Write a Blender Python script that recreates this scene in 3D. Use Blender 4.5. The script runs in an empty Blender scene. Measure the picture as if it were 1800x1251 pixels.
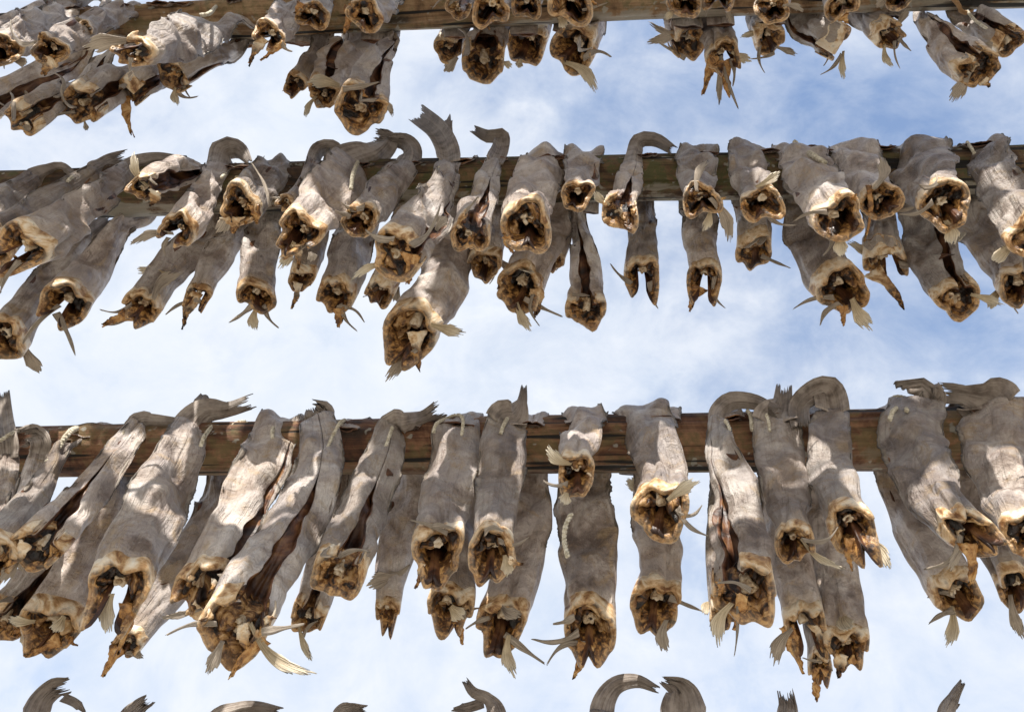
import bpy, math, random
import numpy as np
from mathutils import Matrix, Vector

# ------------------------------------------------------------------ camera
F = 1550.0                       # focal length in photograph pixels (1800 wide)
def nrm(v):
    v = np.asarray(v, float); return v / np.linalg.norm(v)
Zc = nrm((180, -1025, 1550))     # the zenith as seen by the camera (x right, y down, z forward)
Xc = np.array((1, -.036, 0.)); Xc = nrm(Xc - Xc.dot(Zc) * Zc)
Yc = np.cross(Zc, Xc)
RW = np.array((Xc, Yc, Zc))      # camera axes -> world axes
CAM = np.array((0, 0, 1.55))
scene = bpy.context.scene
cam_data = bpy.data.cameras.new('camera'); cam = bpy.data.objects.new('camera', cam_data)
scene.collection.objects.link(cam); scene.camera = cam
cam_data.sensor_width = 36; cam_data.lens = 36 * F / 1800
cam_data.clip_start = .05; cam_data.clip_end = 5000
cx, cy, cz = RW @ (1, 0, 0), RW @ (0, -1, 0), RW @ (0, 0, -1)
cam.matrix_world = Matrix(((cx[0], cy[0], cz[0], CAM[0]), (cx[1], cy[1], cz[1], CAM[1]),
                           (cx[2], cy[2], cz[2], CAM[2]), (0, 0, 0, 1)))

# ------------------------------------------------------------------ light
SUN_EL, SUN_AZ = math.radians(36), math.radians(188)      # azimuth from +Y (view) clockwise: behind the viewer
scene.view_settings.view_transform = 'Standard'; scene.view_settings.look = 'None'
scene.view_settings.exposure = 0.54; scene.view_settings.gamma = 1
sd = Vector((math.sin(SUN_AZ) * math.cos(SUN_EL), math.cos(SUN_AZ) * math.cos(SUN_EL), math.sin(SUN_EL)))
sun_data = bpy.data.lights.new('sun', 'SUN'); sun = bpy.data.objects.new('sun', sun_data)
scene.collection.objects.link(sun)
sun_data.energy = 4.9; sun_data.angle = math.radians(.5); sun_data.color = (1, .95, .87)
sun.rotation_euler = (-sd).to_track_quat('-Z', 'Y').to_euler(); sun.location = (0, -6, 8)

world = bpy.data.worlds.new('World'); scene.world = world; world.use_nodes = True
nt = world.node_tree; nt.nodes.clear()
def nd(t, kind, **kw):
    n = t.nodes.new(kind)
    for k, v in kw.items():
        if k in n.inputs.keys(): n.inputs[k].default_value = v
        else: setattr(n, k, v)
    return n
def math_(t, op, a, b=None, c=None, clamp=False):
    n = t.nodes.new('ShaderNodeMath'); n.operation = op; n.use_clamp = clamp
    for i, v in enumerate((a, b, c)):
        if v is None: continue
        if isinstance(v, (int, float)): n.inputs[i].default_value = v
        else: t.links.new(v, n.inputs[i])
    return n.outputs[0]
def mix_(t, fac, a, b, blend='MIX'):
    n = t.nodes.new('ShaderNodeMix'); n.data_type = 'RGBA'; n.blend_type = blend
    for i, v in ((0, fac), (6, a), (7, b)):
        if isinstance(v, (int, float)): n.inputs[i].default_value = v
        elif isinstance(v, (tuple, list)): n.inputs[i].default_value = tuple(v) + (1,) * (4 - len(v))
        else: t.links.new(v, n.inputs[i])
    return n.outputs[2]
def ramp_(t, fac, stops):
    n = t.nodes.new('ShaderNodeValToRGB'); cr = n.color_ramp
    while len(cr.elements) < len(stops): cr.elements.new(.5)
    for e, (p, c) in zip(cr.elements, stops):
        e.position = p; e.color = tuple(c) + (1,) if len(c) == 3 else c
    t.links.new(fac, n.inputs[0]); return n.outputs[0]
def g(v): return (v, v, v)
def noise_(t, vec, scale, detail=4, rough=.55, dist=0.):
    n = t.nodes.new('ShaderNodeTexNoise')
    n.inputs['Scale'].default_value = scale; n.inputs['Detail'].default_value = detail
    n.inputs['Roughness'].default_value = rough; n.inputs['Distortion'].default_value = dist
    if vec is not None: t.links.new(vec, n.inputs['Vector'])
    return n.outputs['Fac']
sky = nd(nt, 'ShaderNodeTexSky', sky_type='NISHITA', sun_disc=False, sun_elevation=SUN_EL, sun_rotation=SUN_AZ,
         air_density=1.0, dust_density=.6, ozone_density=1.6)
tc = nd(nt, 'ShaderNodeTexCoord')
mp = nd(nt, 'ShaderNodeMapping'); mp.inputs['Scale'].default_value = (1, 1.25, 1); mp.inputs['Location'].default_value = (3.1, .7, 1.9)
nt.links.new(tc.outputs['Generated'], mp.inputs['Vector'])
n1 = noise_(nt, mp.outputs[0], 2.6, 7, .55, .35)
n2 = noise_(nt, mp.outputs[0], 9.0, 7, .62, .3)
nsum = math_(nt, 'ADD', math_(nt, 'MULTIPLY', n1, .66), math_(nt, 'MULTIPLY', n2, .34))
# the veil of cloud thins out towards the upper right of the view
dr = RW @ nrm((1000, -720, 1550))
dp = nt.nodes.new('ShaderNodeVectorMath'); dp.operation = 'DOT_PRODUCT'
nt.links.new(tc.outputs['Generated'], dp.inputs[0]); dp.inputs[1].default_value = tuple(dr)
thin = math_(nt, 'MULTIPLY', math_(nt, 'SUBTRACT', dp.outputs['Value'], .82, clamp=False), 1.15)
thin = math_(nt, 'MAXIMUM', thin, 0.)
mask = math_(nt, 'SUBTRACT', nsum, thin)
maskr = ramp_(nt, mask, [(.25, g(0.10)), (.36, g(.48)), (.45, g(.84)), (.56, g(1))])
skyb = mix_(nt, 1.0, sky.outputs[0], (2.15, 2.15, 2.15), 'MULTIPLY')
ccol = ramp_(nt, n2, [(.3, (5.25, 5.85, 6.8)), (.7, (6.5, 6.75, 7.2))])
bg = nd(nt, 'ShaderNodeBackground', Strength=.1)
nt.links.new(mix_(nt, maskr, skyb, ccol), bg.inputs['Color'])
wo = nd(nt, 'ShaderNodeOutputWorld'); nt.links.new(bg.outputs[0], wo.inputs[0])

# ------------------------------------------------------------------ helpers
COL = scene.collection
def tag(o, label=None, cat=None, group=None, kind=None):
    for k, v in (('label', label), ('category', cat), ('group', group), ('kind', kind)):
        if v: o[k] = v
    return o
def empty(name, loc):
    o = bpy.data.objects.new(name, None); COL.objects.link(o); o.location = loc
    o.empty_display_size = .05; return o
def mesh_obj(name, V, Fc, mats, parent=None, origin=(0, 0, 0), uv=None, fmat=None, smooth=True):
    V = np.asarray(V, float).reshape(-1, 3) - np.asarray(origin)
    me = bpy.data.meshes.new(name); me.from_pydata(V.tolist(), [], Fc)
    for m in (mats if isinstance(mats, (list, tuple)) else [mats]): me.materials.append(m)
    n = len(me.polygons)
    me.polygons.foreach_set('use_smooth', [smooth] * n)
    if fmat is not None: me.polygons.foreach_set('material_index', fmat)
    if uv is not None:
        l = me.uv_layers.new(name='map'); idx = np.zeros(len(me.loops), int)
        me.loops.foreach_get('vertex_index', idx)
        l.data.foreach_set('uv', np.asarray(uv, float)[idx].ravel())
    me.update()
    o = bpy.data.objects.new(name, me); COL.objects.link(o)
    if parent is not None: o.parent = parent
    else: o.location = origin
    return o
def grid_faces(n, m, wrap=False, off=0, flip=False):
    fs = []
    mm = m if wrap else m - 1
    for i in range(n - 1):
        for j in range(mm):
            a = off + i * m + j; b = off + i * m + (j + 1) % m
            f = (a, b, b + m, a + m)
            fs.append(f[::-1] if flip else f)
    return fs
def shell(A, B, wrap=False):
    """closed thin solid between two grids (n,m,3); returns verts, faces, count of the A faces"""
    n, m = A.shape[:2]; k = n * m
    fs = grid_faces(n, m, wrap); na = len(fs)
    fs += grid_faces(n, m, wrap, k, True)
    mm = m if wrap else m - 1
    for j in range(mm):
        a, b = j, (j + 1) % m; fs.append((b, a, a + k, b + k))
        a, b = (n - 1) * m + j, (n - 1) * m + (j + 1) % m; fs.append((a, b, b + k, a + k))
    if not wrap:
        for i in range(n - 1):
            a, b = i * m, (i + 1) * m; fs.append((a, b, b + k, a + k))
            a, b = i * m + m - 1, (i + 1) * m + m - 1; fs.append((b, a, a + k, b + k))
    return np.concatenate((A.reshape(-1, 3), B.reshape(-1, 3))), fs, na
def sheet(G, th):
    du = np.gradient(G, axis=0); dv = np.gradient(G, axis=1)
    nn = np.cross(du, dv); nn /= np.linalg.norm(nn, axis=2, keepdims=True) + 1e-9
    return shell(G + nn * th / 2, G - nn * th / 2)
def guv(n, m, u=1., v=1.):
    a = np.stack(np.meshgrid(np.linspace(0, u, m), np.linspace(0, v, n)), -1).reshape(-1, 2)
    return np.concatenate((a, a))
def crom(P, k=10):
    P = np.asarray(P, float); Q = np.vstack((2 * P[0] - P[1], P, 2 * P[-1] - P[-2])); out = []
    for i in range(1, len(Q) - 2):
        for t in np.arange(k) / k:
            p0, p1, p2, p3 = Q[i - 1:i + 3]
            out.append(.5 * (2 * p1 + (p2 - p0) * t + (2 * p0 - 5 * p1 + 4 * p2 - p3) * t * t + (3 * p1 - p0 - 3 * p2 + p3) * t ** 3))
    out.append(Q[-2]); return np.array(out)
def tube(P, R, m=8):
    P = np.asarray(P, float); n = len(P); T = np.gradient(P, axis=0); T /= np.linalg.norm(T, axis=1, keepdims=True) + 1e-9
    up = np.array((.31, .57, .76)); A = np.cross(T, up); A /= np.linalg.norm(A, axis=1, keepdims=True); B = np.cross(T, A)
    th = np.arange(m) / m * 2 * math.pi; R = np.broadcast_to(np.asarray(R, float), (n,))
    G = P[:, None] + R[:, None, None] * (np.cos(th)[None, :, None] * A[:, None] + np.sin(th)[None, :, None] * B[:, None])
    fs = grid_faces(n, m, True); fs.append(tuple(range(m))[::-1]); fs.append(tuple((n - 1) * m + j for j in range(m)))
    return G.reshape(-1, 3), fs
def smst(a, b, x):
    t = np.clip((x - a) / (b - a), 0, 1); return t * t * (3 - 2 * t)
class Wob:
    """smooth random waviness, periodic in the angle"""
    def __init__(s, rng, n, kmax, wmax, kmin=0):
        s.k = rng.integers(kmin, kmax + 1, n); s.w = rng.uniform(-wmax, wmax, n); s.p = rng.uniform(0, 6.28, n)
        s.a = rng.uniform(.5, 1, n) / np.sqrt(n)
    def __call__(s, th, d):
        r = 0
        for k, w, p, a in zip(s.k, s.w, s.p, s.a): r = r + a * np.cos(k * th + w * d + p)
        return r

# ------------------------------------------------------------------ materials
def new_mat(name):
    m = bpy.data.materials.new(name); m.use_nodes = True; t = m.node_tree
    return m, t, t.nodes['Principled BSDF']
def bump_(t, bs, h, strength, dist):
    b = nd(t, 'ShaderNodeBump', Strength=strength, Distance=dist); t.links.new(h, b.inputs['Height']); t.links.new(b.outputs[0], bs.inputs['Normal'])
def coords(t, s=(1, 1, 1)):
    tc = nd(t, 'ShaderNodeTexCoord'); oi = nd(t, 'ShaderNodeObjectInfo')
    v = t.nodes.new('ShaderNodeVectorMath'); v.operation = 'ADD'
    c = t.nodes.new('ShaderNodeCombineXYZ')
    r = math_(t, 'MULTIPLY', oi.outputs['Random'], 37.); t.links.new(r, c.inputs[0]); t.links.new(math_(t, 'MULTIPLY', oi.outputs['Random'], 91.), c.inputs[1])
    t.links.new(tc.outputs['Object'], v.inputs[0]); t.links.new(c.outputs[0], v.inputs[1])
    uvm = nd(t, 'ShaderNodeMapping'); uvm.inputs['Scale'].default_value = s
    a2 = t.nodes.new('ShaderNodeVectorMath'); a2.operation = 'ADD'; t.links.new(tc.outputs['UV'], uvm.inputs[0]); t.links.new(uvm.outputs[0], a2.inputs[0]); t.links.new(c.outputs[0], a2.inputs[1])
    return v.outputs[0], a2.outputs[0], tc.outputs['UV'], oi.outputs['Random']
def skin_material():
    m, t, bs = new_mat('dried_skin')
    ob, st, uv, rnd = coords(t, (20, 3, 1))
    big = noise_(t, ob, 14, 6, .62, 1.1); mid = noise_(t, ob, 46, 5, .65, .8); fine = noise_(t, ob, 210, 4, .7)
    streak = noise_(t, st, 1.5, 6, .6, .9)
    s = math_(t, 'ADD', math_(t, 'MULTIPLY', big, .62), math_(t, 'ADD', math_(t, 'MULTIPLY', streak, .10), math_(t, 'MULTIPLY', mid, .28)))
    sp0 = nd(t, 'ShaderNodeSeparateXYZ'); t.links.new(uv, sp0.inputs[0])
    lowf = noise_(t, ob, 5.5, 4, .55, .8)
    bel = math_(t, 'ABSOLUTE', math_(t, 'SUBTRACT', math_(t, 'MULTIPLY', sp0.outputs[0], 1 / .35), .5))    # 0 on the back, .5 at the belly slit
    s = math_(t, 'ADD', s, math_(t, 'ADD', math_(t, 'MULTIPLY', math_(t, 'SUBTRACT', bel, .25), .14), math_(t, 'MULTIPLY', math_(t, 'SUBTRACT', lowf, .5), .42)))
    col = ramp_(t, s, [(.36, (.150, .108, .088)), (.44, (.305, .238, .202)), (.515, (.485, .41, .36)), (.61, (.71, .645, .59))])
    # cool silvery patches and warm stains
    cool = ramp_(t, noise_(t, ob, 12, 4, .6, .8), [(.46, g(0)), (.60, g(.7))])
    col = mix_(t, cool, col, mix_(t, .6, col, (.50, .465, .47)))
    warm = ramp_(t, noise_(t, ob, 20, 5, .65, 1.), [(.54, g(0)), (.66, g(.65))])
    col = mix_(t, warm, col, (.43, .29, .14))
    dark = ramp_(t, noise_(t, ob, 75, 3, .6, .6), [(.62, g(0)), (.74, g(.65))])
    col = mix_(t, dark, col, (.10, .075, .055))
    for sc_, wd in ((13, .010), (31, .012)):
        ln = math_(t, 'ABSOLUTE', math_(t, 'SUBTRACT', noise_(t, ob if sc_ > 20 else st, sc_ if sc_ > 20 else 1.1, 4, .55, .9), .5))
        col = mix_(t, ramp_(t, ln, [(.001, g(.30)), (wd, g(0))]), col, (.13, .088, .06))
    pale = ramp_(t, fine, [(.58, g(0)), (.72, g(.5))])
    col = mix_(t, pale, col, (.56, .52, .48))
    # bare flesh near the cut neck: uv.y is the distance to the neck in metres
    sep = nd(t, 'ShaderNodeSeparateXYZ'); t.links.new(uv, sep.inputs[0])
    v = math_(t, 'ADD', sep.outputs[1], math_(t, 'MULTIPLY', math_(t, 'SUBTRACT', mid, .5), .10))
    nk = ramp_(t, v, [(.012, g(.8)), (.048, g(0))])
    col = mix_(t, nk, col, mix_(t, big, (.60, .43, .27), (.62, .53, .43)))
    # lateral line, and fish that dried greyer or browner than others
    ll = math_(t, 'ABSOLUTE', math_(t, 'SUBTRACT', math_(t, 'ABSOLUTE', math_(t, 'SUBTRACT', bel, .21)), math_(t, 'MULTIPLY', math_(t, 'SUBTRACT', big, .5), .10)))
    col = mix_(t, ramp_(t, ll, [(.006, g(.45)), (.022, g(0))]), col, (.20, .15, .115))
    r2 = math_(t, 'FRACT', math_(t, 'MULTIPLY', rnd, 7.31))
    col = mix_(t, math_(t, 'MULTIPLY', r2, .30), col, mix_(t, .5, col, (.36, .335, .35)))
    col = mix_(t, math_(t, 'MULTIPLY', math_(t, 'FRACT', math_(t, 'MULTIPLY', rnd, 17.7)), .55), col, mix_(t, .45, col, (.33, .235, .16)))
    tone = math_(t, 'ADD', math_(t, 'MULTIPLY', rnd, .58), .68)
    hs = nd(t, 'ShaderNodeHueSaturation'); t.links.new(tone, hs.inputs['Value']); t.links.new(col, hs.inputs['Color'])
    hs.inputs['Saturation'].default_value = .95
    t.links.new(hs.outputs[0], bs.inputs['Base Color'])
    t.links.new(math_(t, 'ADD', math_(t, 'MULTIPLY', mid, .4), .26), bs.inputs['Roughness'])
    bs.inputs['Specular IOR Level'].default_value = .5
    wr = noise_(t, st, 2.2, 5, .58, 1.5); cr = math_(t, 'ABSOLUTE', math_(t, 'SUBTRACT', noise_(t, ob, 26, 5, .6, 1.0), .5))
    h = math_(t, 'ADD', math_(t, 'MULTIPLY', wr, .5), math_(t, 'ADD', math_(t, 'MULTIPLY', mid, .35), math_(t, 'ADD', math_(t, 'MULTIPLY', fine, .13), math_(t, 'MULTIPLY', cr, .9))))
    bump_(t, bs, h, 1., .011)
    return m
def flesh_material():
    m, t, bs = new_mat('cut_flesh')
    ob, st, uv, rnd = coords(t, (8, 60, 1))
    a = noise_(t, ob, 27, 5, .6, 1.3); b = noise_(t, ob, 100, 4, .6, .5)
    s = math_(t, 'ADD', math_(t, 'MULTIPLY', a, .82), math_(t, 'MULTIPLY', b, .18))
    col = ramp_(t, s, [(.35, (.18, .075, .022)), (.43, (.46, .27, .12)), (.49, (.68, .49, .29)), (.56, (.80, .67, .50)), (.67, (.85, .77, .64))])
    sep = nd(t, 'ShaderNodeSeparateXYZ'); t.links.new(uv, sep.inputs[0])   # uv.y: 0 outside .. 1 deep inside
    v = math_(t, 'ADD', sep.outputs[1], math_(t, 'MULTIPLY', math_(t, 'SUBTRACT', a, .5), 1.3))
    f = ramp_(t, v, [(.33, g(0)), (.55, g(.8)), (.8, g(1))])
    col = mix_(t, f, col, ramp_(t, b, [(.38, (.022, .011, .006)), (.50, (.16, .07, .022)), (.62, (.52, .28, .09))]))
    t.links.new(col, bs.inputs['Base Color']); bs.inputs['Roughness'].default_value = .42
    bump_(t, bs, math_(t, 'ADD', a, math_(t, 'MULTIPLY', b, .25)), .7, .009)
    return m
def gore_material():
    m, t, bs = new_mat('dried_cut_face')
    ob, st, uv, rnd = coords(t, (6, 6, 1))
    a = noise_(t, ob, 24, 5, .58, 1.6); b = noise_(t, ob, 85, 4, .6, .8)
    s = math_(t, 'ADD', math_(t, 'MULTIPLY', a, .84), math_(t, 'MULTIPLY', b, .16))
    col = ramp_(t, s, [(.41, (.008, .005, .004)), (.48, (.025, .012, .007)), (.53, (.15, .065, .02)), (.59, (.42, .235, .09)), (.68, (.70, .50, .28))])
    t.links.new(col, bs.inputs['Base Color']); bs.inputs['Roughness'].default_value = .36
    bump_(t, bs, math_(t, 'ADD', a, math_(t, 'MULTIPLY', b, .35)), .9, .010)
    return m
def cavity_material():
    m, t, bs = new_mat('belly_lining')
    ob, st, uv, rnd = coords(t, (3, 14, 1))
    a = noise_(t, ob, 30, 5, .6, .8)
    w = nd(t, 'ShaderNodeTexWave', Scale=7., Distortion=2.5); w.bands_direction = 'Y'; t.links.new(uv, w.inputs['Vector'])
    s = math_(t, 'ADD', math_(t, 'MULTIPLY', a, .8), math_(t, 'MULTIPLY', w.outputs['Fac'], .12))
    col = ramp_(t, s, [(.36, (.030, .012, .007)), (.50, (.125, .05, .022)), (.66, (.30, .15, .06))])
    t.links.new(col, bs.inputs['Base Color']); bs.inputs['Roughness'].default_value = .45
    bump_(t, bs, s, .7, .006)
    return m
def bone_material():
    m, t, bs = new_mat('bone')
    ob, st, uv, rnd = coords(t)
    a = noise_(t, ob, 70, 5, .65, .6)
    col = ramp_(t, a, [(.36, (.16, .08, .035)), (.48, (.46, .34, .21)), (.60, (.66, .56, .43))])
    t.links.new(col, bs.inputs['Base Color']); bs.inputs['Roughness'].default_value = .5
    bump_(t, bs, a, .8, .005)
    return m
def fin_material(name, dk, lt, tip, ray=.68):
    m, t, bs = new_mat(name)
    ob, st, uv, rnd = coords(t, (9, .7, 1))
    rays = noise_(t, st, 1.6, 3, .6); a = noise_(t, ob, 40, 4, .6)
    s = math_(t, 'ADD', math_(t, 'MULTIPLY', rays, ray), math_(t, 'MULTIPLY', a, 1 - ray))
    col = ramp_(t, s, [(.38, dk), (.58, lt)])
    sep = nd(t, 'ShaderNodeSeparateXYZ'); t.links.new(uv, sep.inputs[0])
    col = mix_(t, math_(t, 'MULTIPLY', math_(t, 'POWER', sep.outputs[1], 2.), .8), col, tip)
    t.links.new(col, bs.inputs['Base Color']); bs.inputs['Roughness'].default_value = .5
    bump_(t, bs, rays, .9, .004)
    tr = nd(t, 'ShaderNodeBsdfTranslucent'); t.links.new(col, tr.inputs[0])
    mx = nd(t, 'ShaderNodeMixShader', Fac=.12); t.links.new(bs.outputs[0], mx.inputs[1]); t.links.new(tr.outputs[0], mx.inputs[2])
    t.links.new(mx.outputs[0], t.nodes['Material Output'].inputs[0])
    return m
def wood_material(name, a0, a1, a2, moss, grey):
    m, t, bs = new_mat(name)
    tc = nd(t, 'ShaderNodeTexCoord'); mp = nd(t, 'ShaderNodeMapping'); mp.inputs['Scale'].default_value = (.055, 1, 1)
    t.links.new(tc.outputs['Object'], mp.inputs[0])
    gr = noise_(t, mp.outputs[0], 95, 8, .72, .35); g2 = noise_(t, mp.outputs[0], 30, 5, .6, .6)
    pt = noise_(t, tc.outputs['Object'], 13, 5, .65, .7); sp = noise_(t, tc.outputs['Object'], 60, 4, .7)
    s = math_(t, 'ADD', math_(t, 'MULTIPLY', gr, .30), math_(t, 'ADD', math_(t, 'MULTIPLY', g2, .25), math_(t, 'MULTIPLY', pt, .45)))
    col = ramp_(t, s, [(.41, a0), (.48, a1), (.57, a2)])
    mo = ramp_(t, math_(t, 'ADD', math_(t, 'MULTIPLY', pt, .6), math_(t, 'MULTIPLY', sp, .4)), [(.49, g(0)), (.58, g(moss))])
    col = mix_(t, mo, col, (.075, .085, .028))
    kn = nd(t, 'ShaderNodeTexVoronoi', Scale=5.5); mk = nd(t, 'ShaderNodeMapping'); mk.inputs['Scale'].default_value = (.5, 1.3, 1.3)
    t.links.new(tc.outputs['Object'], mk.inputs[0]); t.links.new(mk.outputs[0], kn.inputs['Vector'])
    kf = ramp_(t, math_(t, 'ADD', kn.outputs['Distance'], math_(t, 'MULTIPLY', sp, .08)), [(.10, g(.85)), (.17, g(0))])
    col = mix_(t, kf, col, (.018, .012, .008))
    # weathered grey along the underside, where the bark is gone
    sep = nd(t, 'ShaderNodeSeparateXYZ'); t.links.new(tc.outputs['Object'], sep.inputs[0])
    lo = math_(t, 'ADD', math_(t, 'SUBTRACT', math_(t, 'MULTIPLY', sep.outputs[1], 9.), math_(t, 'MULTIPLY', sep.outputs[2], 3.)), math_(t, 'MULTIPLY', math_(t, 'SUBTRACT', math_(t, 'ADD', math_(t, 'MULTIPLY', g2, .5), math_(t, 'MULTIPLY', pt, .5)), .5), 2.6))
    gf = ramp_(t, lo, [(.22, g(0)), (.36, g(grey))])
    col = mix_(t, gf, col, mix_(t, gr, (.16, .135, .10), (.46, .42, .36)))
    li = ramp_(t, noise_(t, tc.outputs['Object'], 42, 2, .5), [(.66, g(0)), (.70, g(.7))])
    col = mix_(t, li, col, (.40, .39, .34))
    ck = ramp_(t, noise_(t, mp.outputs[0], 60, 2, .4, .2), [(.35, g(1)), (.39, g(0))])
    col = mix_(t, ck, col, (.012, .009, .007))
    t.links.new(col, bs.inputs['Base Color']); bs.inputs['Roughness'].default_value = .8
    h = math_(t, 'SUBTRACT', math_(t, 'ADD', gr, math_(t, 'MULTIPLY', pt, .8)), math_(t, 'MULTIPLY', ck, .8))
    bump_(t, bs, h, .9, .010)
    return m
SKIN, FLESH, GORE, CAVITY, BONE = skin_material(), flesh_material(), gore_material(), cavity_material(), bone_material()
FIN = fin_material('fin', (.23, .178, .135), (.58, .49, .395), (.50, .425, .34))
TAIL = fin_material('tail_skin', (.16, .125, .102), (.46, .39, .335), (.17, .138, .115), .42)
FINPALE = fin_material('pale_fin', (.36, .25, .125), (.78, .64, .43), (.80, .74, .62))
FINDARK = fin_material('dark_fin', (.15, .12, .095), (.38, .325, .27), (.035, .03, .026))
AMBER, t_, b_ = new_mat('amber_flesh')
ob_, st_, uv_, r_ = coords(t_)
c_ = ramp_(t_, noise_(t_, ob_, 60, 5, .6, .8), [(.36, (.10, .04, .012)), (.5, (.42, .20, .055)), (.66, (.66, .42, .18))])
t_.links.new(c_, b_.inputs['Base Color']); b_.inputs['Roughness'].default_value = .35
bump_(t_, b_, noise_(t_, ob_, 90, 4, .6), .8, .005)
TWINE, t_, b_ = new_mat('twine')
ob_, st_, uv_, r_ = coords(t_)
t_.links.new(ramp_(t_, noise_(t_, ob_, 150, 4, .6), [(.35, (.38, .33, .24)), (.62, (.72, .67, .55))]), b_.inputs['Base Color']); b_.inputs['Roughness'].default_value = .9
WOOD3 = wood_material('red_brown_wood', (.018, .009, .006), (.125, .052, .026), (.34, .18, .095), .55, .30)
WOOD2 = wood_material('mossy_wood', (.014, .009, .006), (.078, .042, .021), (.23, .135, .066), .85, .85)
WOOD1 = wood_material('orange_brown_wood', (.06, .034, .017), (.25, .145, .072), (.44, .29, .16), .55, .8)

# ------------------------------------------------------------------ ground (below the view, it bounces daylight up)
gm, t_, b_ = new_mat('gravel_and_grass')
tcn = nd(t_, 'ShaderNodeTexCoord')
gn = noise_(t_, tcn.outputs['Object'], 1.3, 8, .65); gf = noise_(t_, tcn.outputs['Object'], 24, 6, .7)
t_.links.new(ramp_(t_, math_(t_, 'ADD', math_(t_, 'MULTIPLY', gn, .6), math_(t_, 'MULTIPLY', gf, .4)), [(.38, (.30, .265, .215)), (.50, (.48, .435, .36)), (.62, (.62, .58, .50))]), b_.inputs['Base Color'])
b_.inputs['Roughness'].default_value = .95; bump_(t_, b_, gf, .6, .05)
rg = np.random.default_rng(5)
gx = np.concatenate((-np.geomspace(2000, 3, 22), np.linspace(-2.6, 2.6, 40), np.geomspace(3, 2000, 22)))
GX, GY = np.meshgrid(gx, gx); GZ = .03 * np.sin(GX * 1.7 + .4) * np.cos(GY * 1.3) * (np.hypot(GX, GY) < 60)
tag(mesh_obj('ground', np.stack((GX, GY, GZ), -1), grid_faces(len(gx), len(gx)), gm), kind='structure')

# ------------------------------------------------------------------ poles
# row: axis line in the picture (y = c + k x), depth along the view axis, radius
ROWS = {1: dict(c=58., k=-.046, z=2.10, r=.041, ra=.047), 2: dict(c=352.4, k=-.032, z=1.88, r=.0515, ra=.0525),
        3: dict(c=802.6, k=-.0234, z=1.64, r=.0475, ra=.058), 4: dict(c=1362., k=-.02, z=1.40, r=.05, ra=.05)}
def ray(px, py): return RW @ np.array(((px - 900) / F, (py - 625.5) / F, 1.))
UP = np.array((0, 0, 1.))
for k_, R in ROWS.items():
    a, b = (CAM + R['z'] * ray(x, R['c'] + R['k'] * x) for x in (0, 1800))
    R['P'] = nrm(b - a); R['A'] = a; R['B'] = b
    n = nrm(np.cross(R['P'], UP)); R['n'] = -n if n.dot(a - CAM) > 0 else n
def prad(R, p):   # pole radius beside point p
    return np.interp((p - R['A']).dot(R['P']) / np.linalg.norm(R['B'] - R['A']), (0, 1), (R['r'], R['ra']))
def unp(row, px, py, o):
    R = ROWS[row]; d = ray(px, py)
    return CAM + d * (((R['A'] - CAM).dot(R['n']) + o) / d.dot(R['n']))
def axis_at(row, p):
    R = ROWS[row]; P = R['P']; h = np.array((P[0], P[1], 0)); q = p - R['A']
    return R['A'] + P * (q.dot(h) / h.dot(h))
def make_pole(name, a, b, r0, r1, mat, label, seed, group):
    rng = np.random.default_rng(seed); L = np.linalg.norm(b - a); n, m = 520, 72
    X = np.linspace(0, L, n); th = np.arange(m) / m * 2 * math.pi
    w1 = Wob(rng, 10, 4, 5, 1); w2 = Wob(rng, 14, 16, 14, 5)
    r = np.linspace(r0, r1, n)[:, None] * (1 + .10 * w1(th[None], X[:, None]) + .03 * w2(th[None], X[:, None]))
    for _ in range(int(L * 7)):       # long drying cracks and a few knots
        x0, l_, t0, dr_ = rng.uniform(0, L), rng.uniform(.12, .5), rng.uniform(0, 6.28), rng.uniform(-.4, .4)
        e = (th[None] - t0 - dr_ * (X[:, None] - x0) + math.pi) % (2 * math.pi) - math.pi
        r = r - r0 * rng.uniform(.05, .14) * np.exp(-(e / .07) ** 2) * np.exp(-((X[:, None] - x0) / (l_ / 2)) ** 4)
    for _ in range(int(L * 2.2)):
        x0, t0 = rng.uniform(0, L), rng.uniform(0, 6.28); e = (th[None] - t0 + math.pi) % (2 * math.pi) - math.pi
        r = r + r0 * .16 * np.exp(-((e / .35) ** 2 + ((X[:, None] - x0) / .022) ** 2))
    cyy = .008 * np.sin(X * 1.3 + seed); czz = .006 * np.sin(X * 1.9 + 2 * seed)
    G = np.stack((np.broadcast_to(X[:, None], r.shape), cyy[:, None] + r * np.cos(th)[None], czz[:, None] + r * np.sin(th)[None]), -1)
    fs = grid_faces(n, m, True); fs.append(tuple(range(m))[::-1]); fs.append(tuple((n - 1) * m + j for j in range(m)))
    o = mesh_obj(name, G, fs, mat)
    x = nrm(b - a); y = nrm(np.cross(UP, x)); z = np.cross(x, y)
    o.matrix_world = Matrix(((x[0], y[0], z[0], a[0]), (x[1], y[1], z[1], a[1]), (x[2], y[2], z[2], a[2]), (0, 0, 0, 1)))
    tag(o, label, 'pole', group); return o
PG = 'horizontal wooden drying poles'
for row, mat, lab in ((1, WOOD1, 'orange-brown round pole crossing the top edge, dried fish over it'), (2, WOOD2, 'dark mossy round pole across the middle, grey along its underside'),
                      (3, WOOD3, 'thick reddish-brown cracked pole, lowest one in view, thicker at its right end'), (4, WOOD3, 'brown pole just below the bottom edge under upturned tails')):
    R = ROWS[row]; d = R['B'] - R['A']; s = (R['ra'] - R['r'])
    make_pole('wooden_pole', R['A'] - .75 * d, R['B'] + .75 * d, R['r'] - .75 * s, R['ra'] + .75 * s, mat, lab, row, PG)

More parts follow.
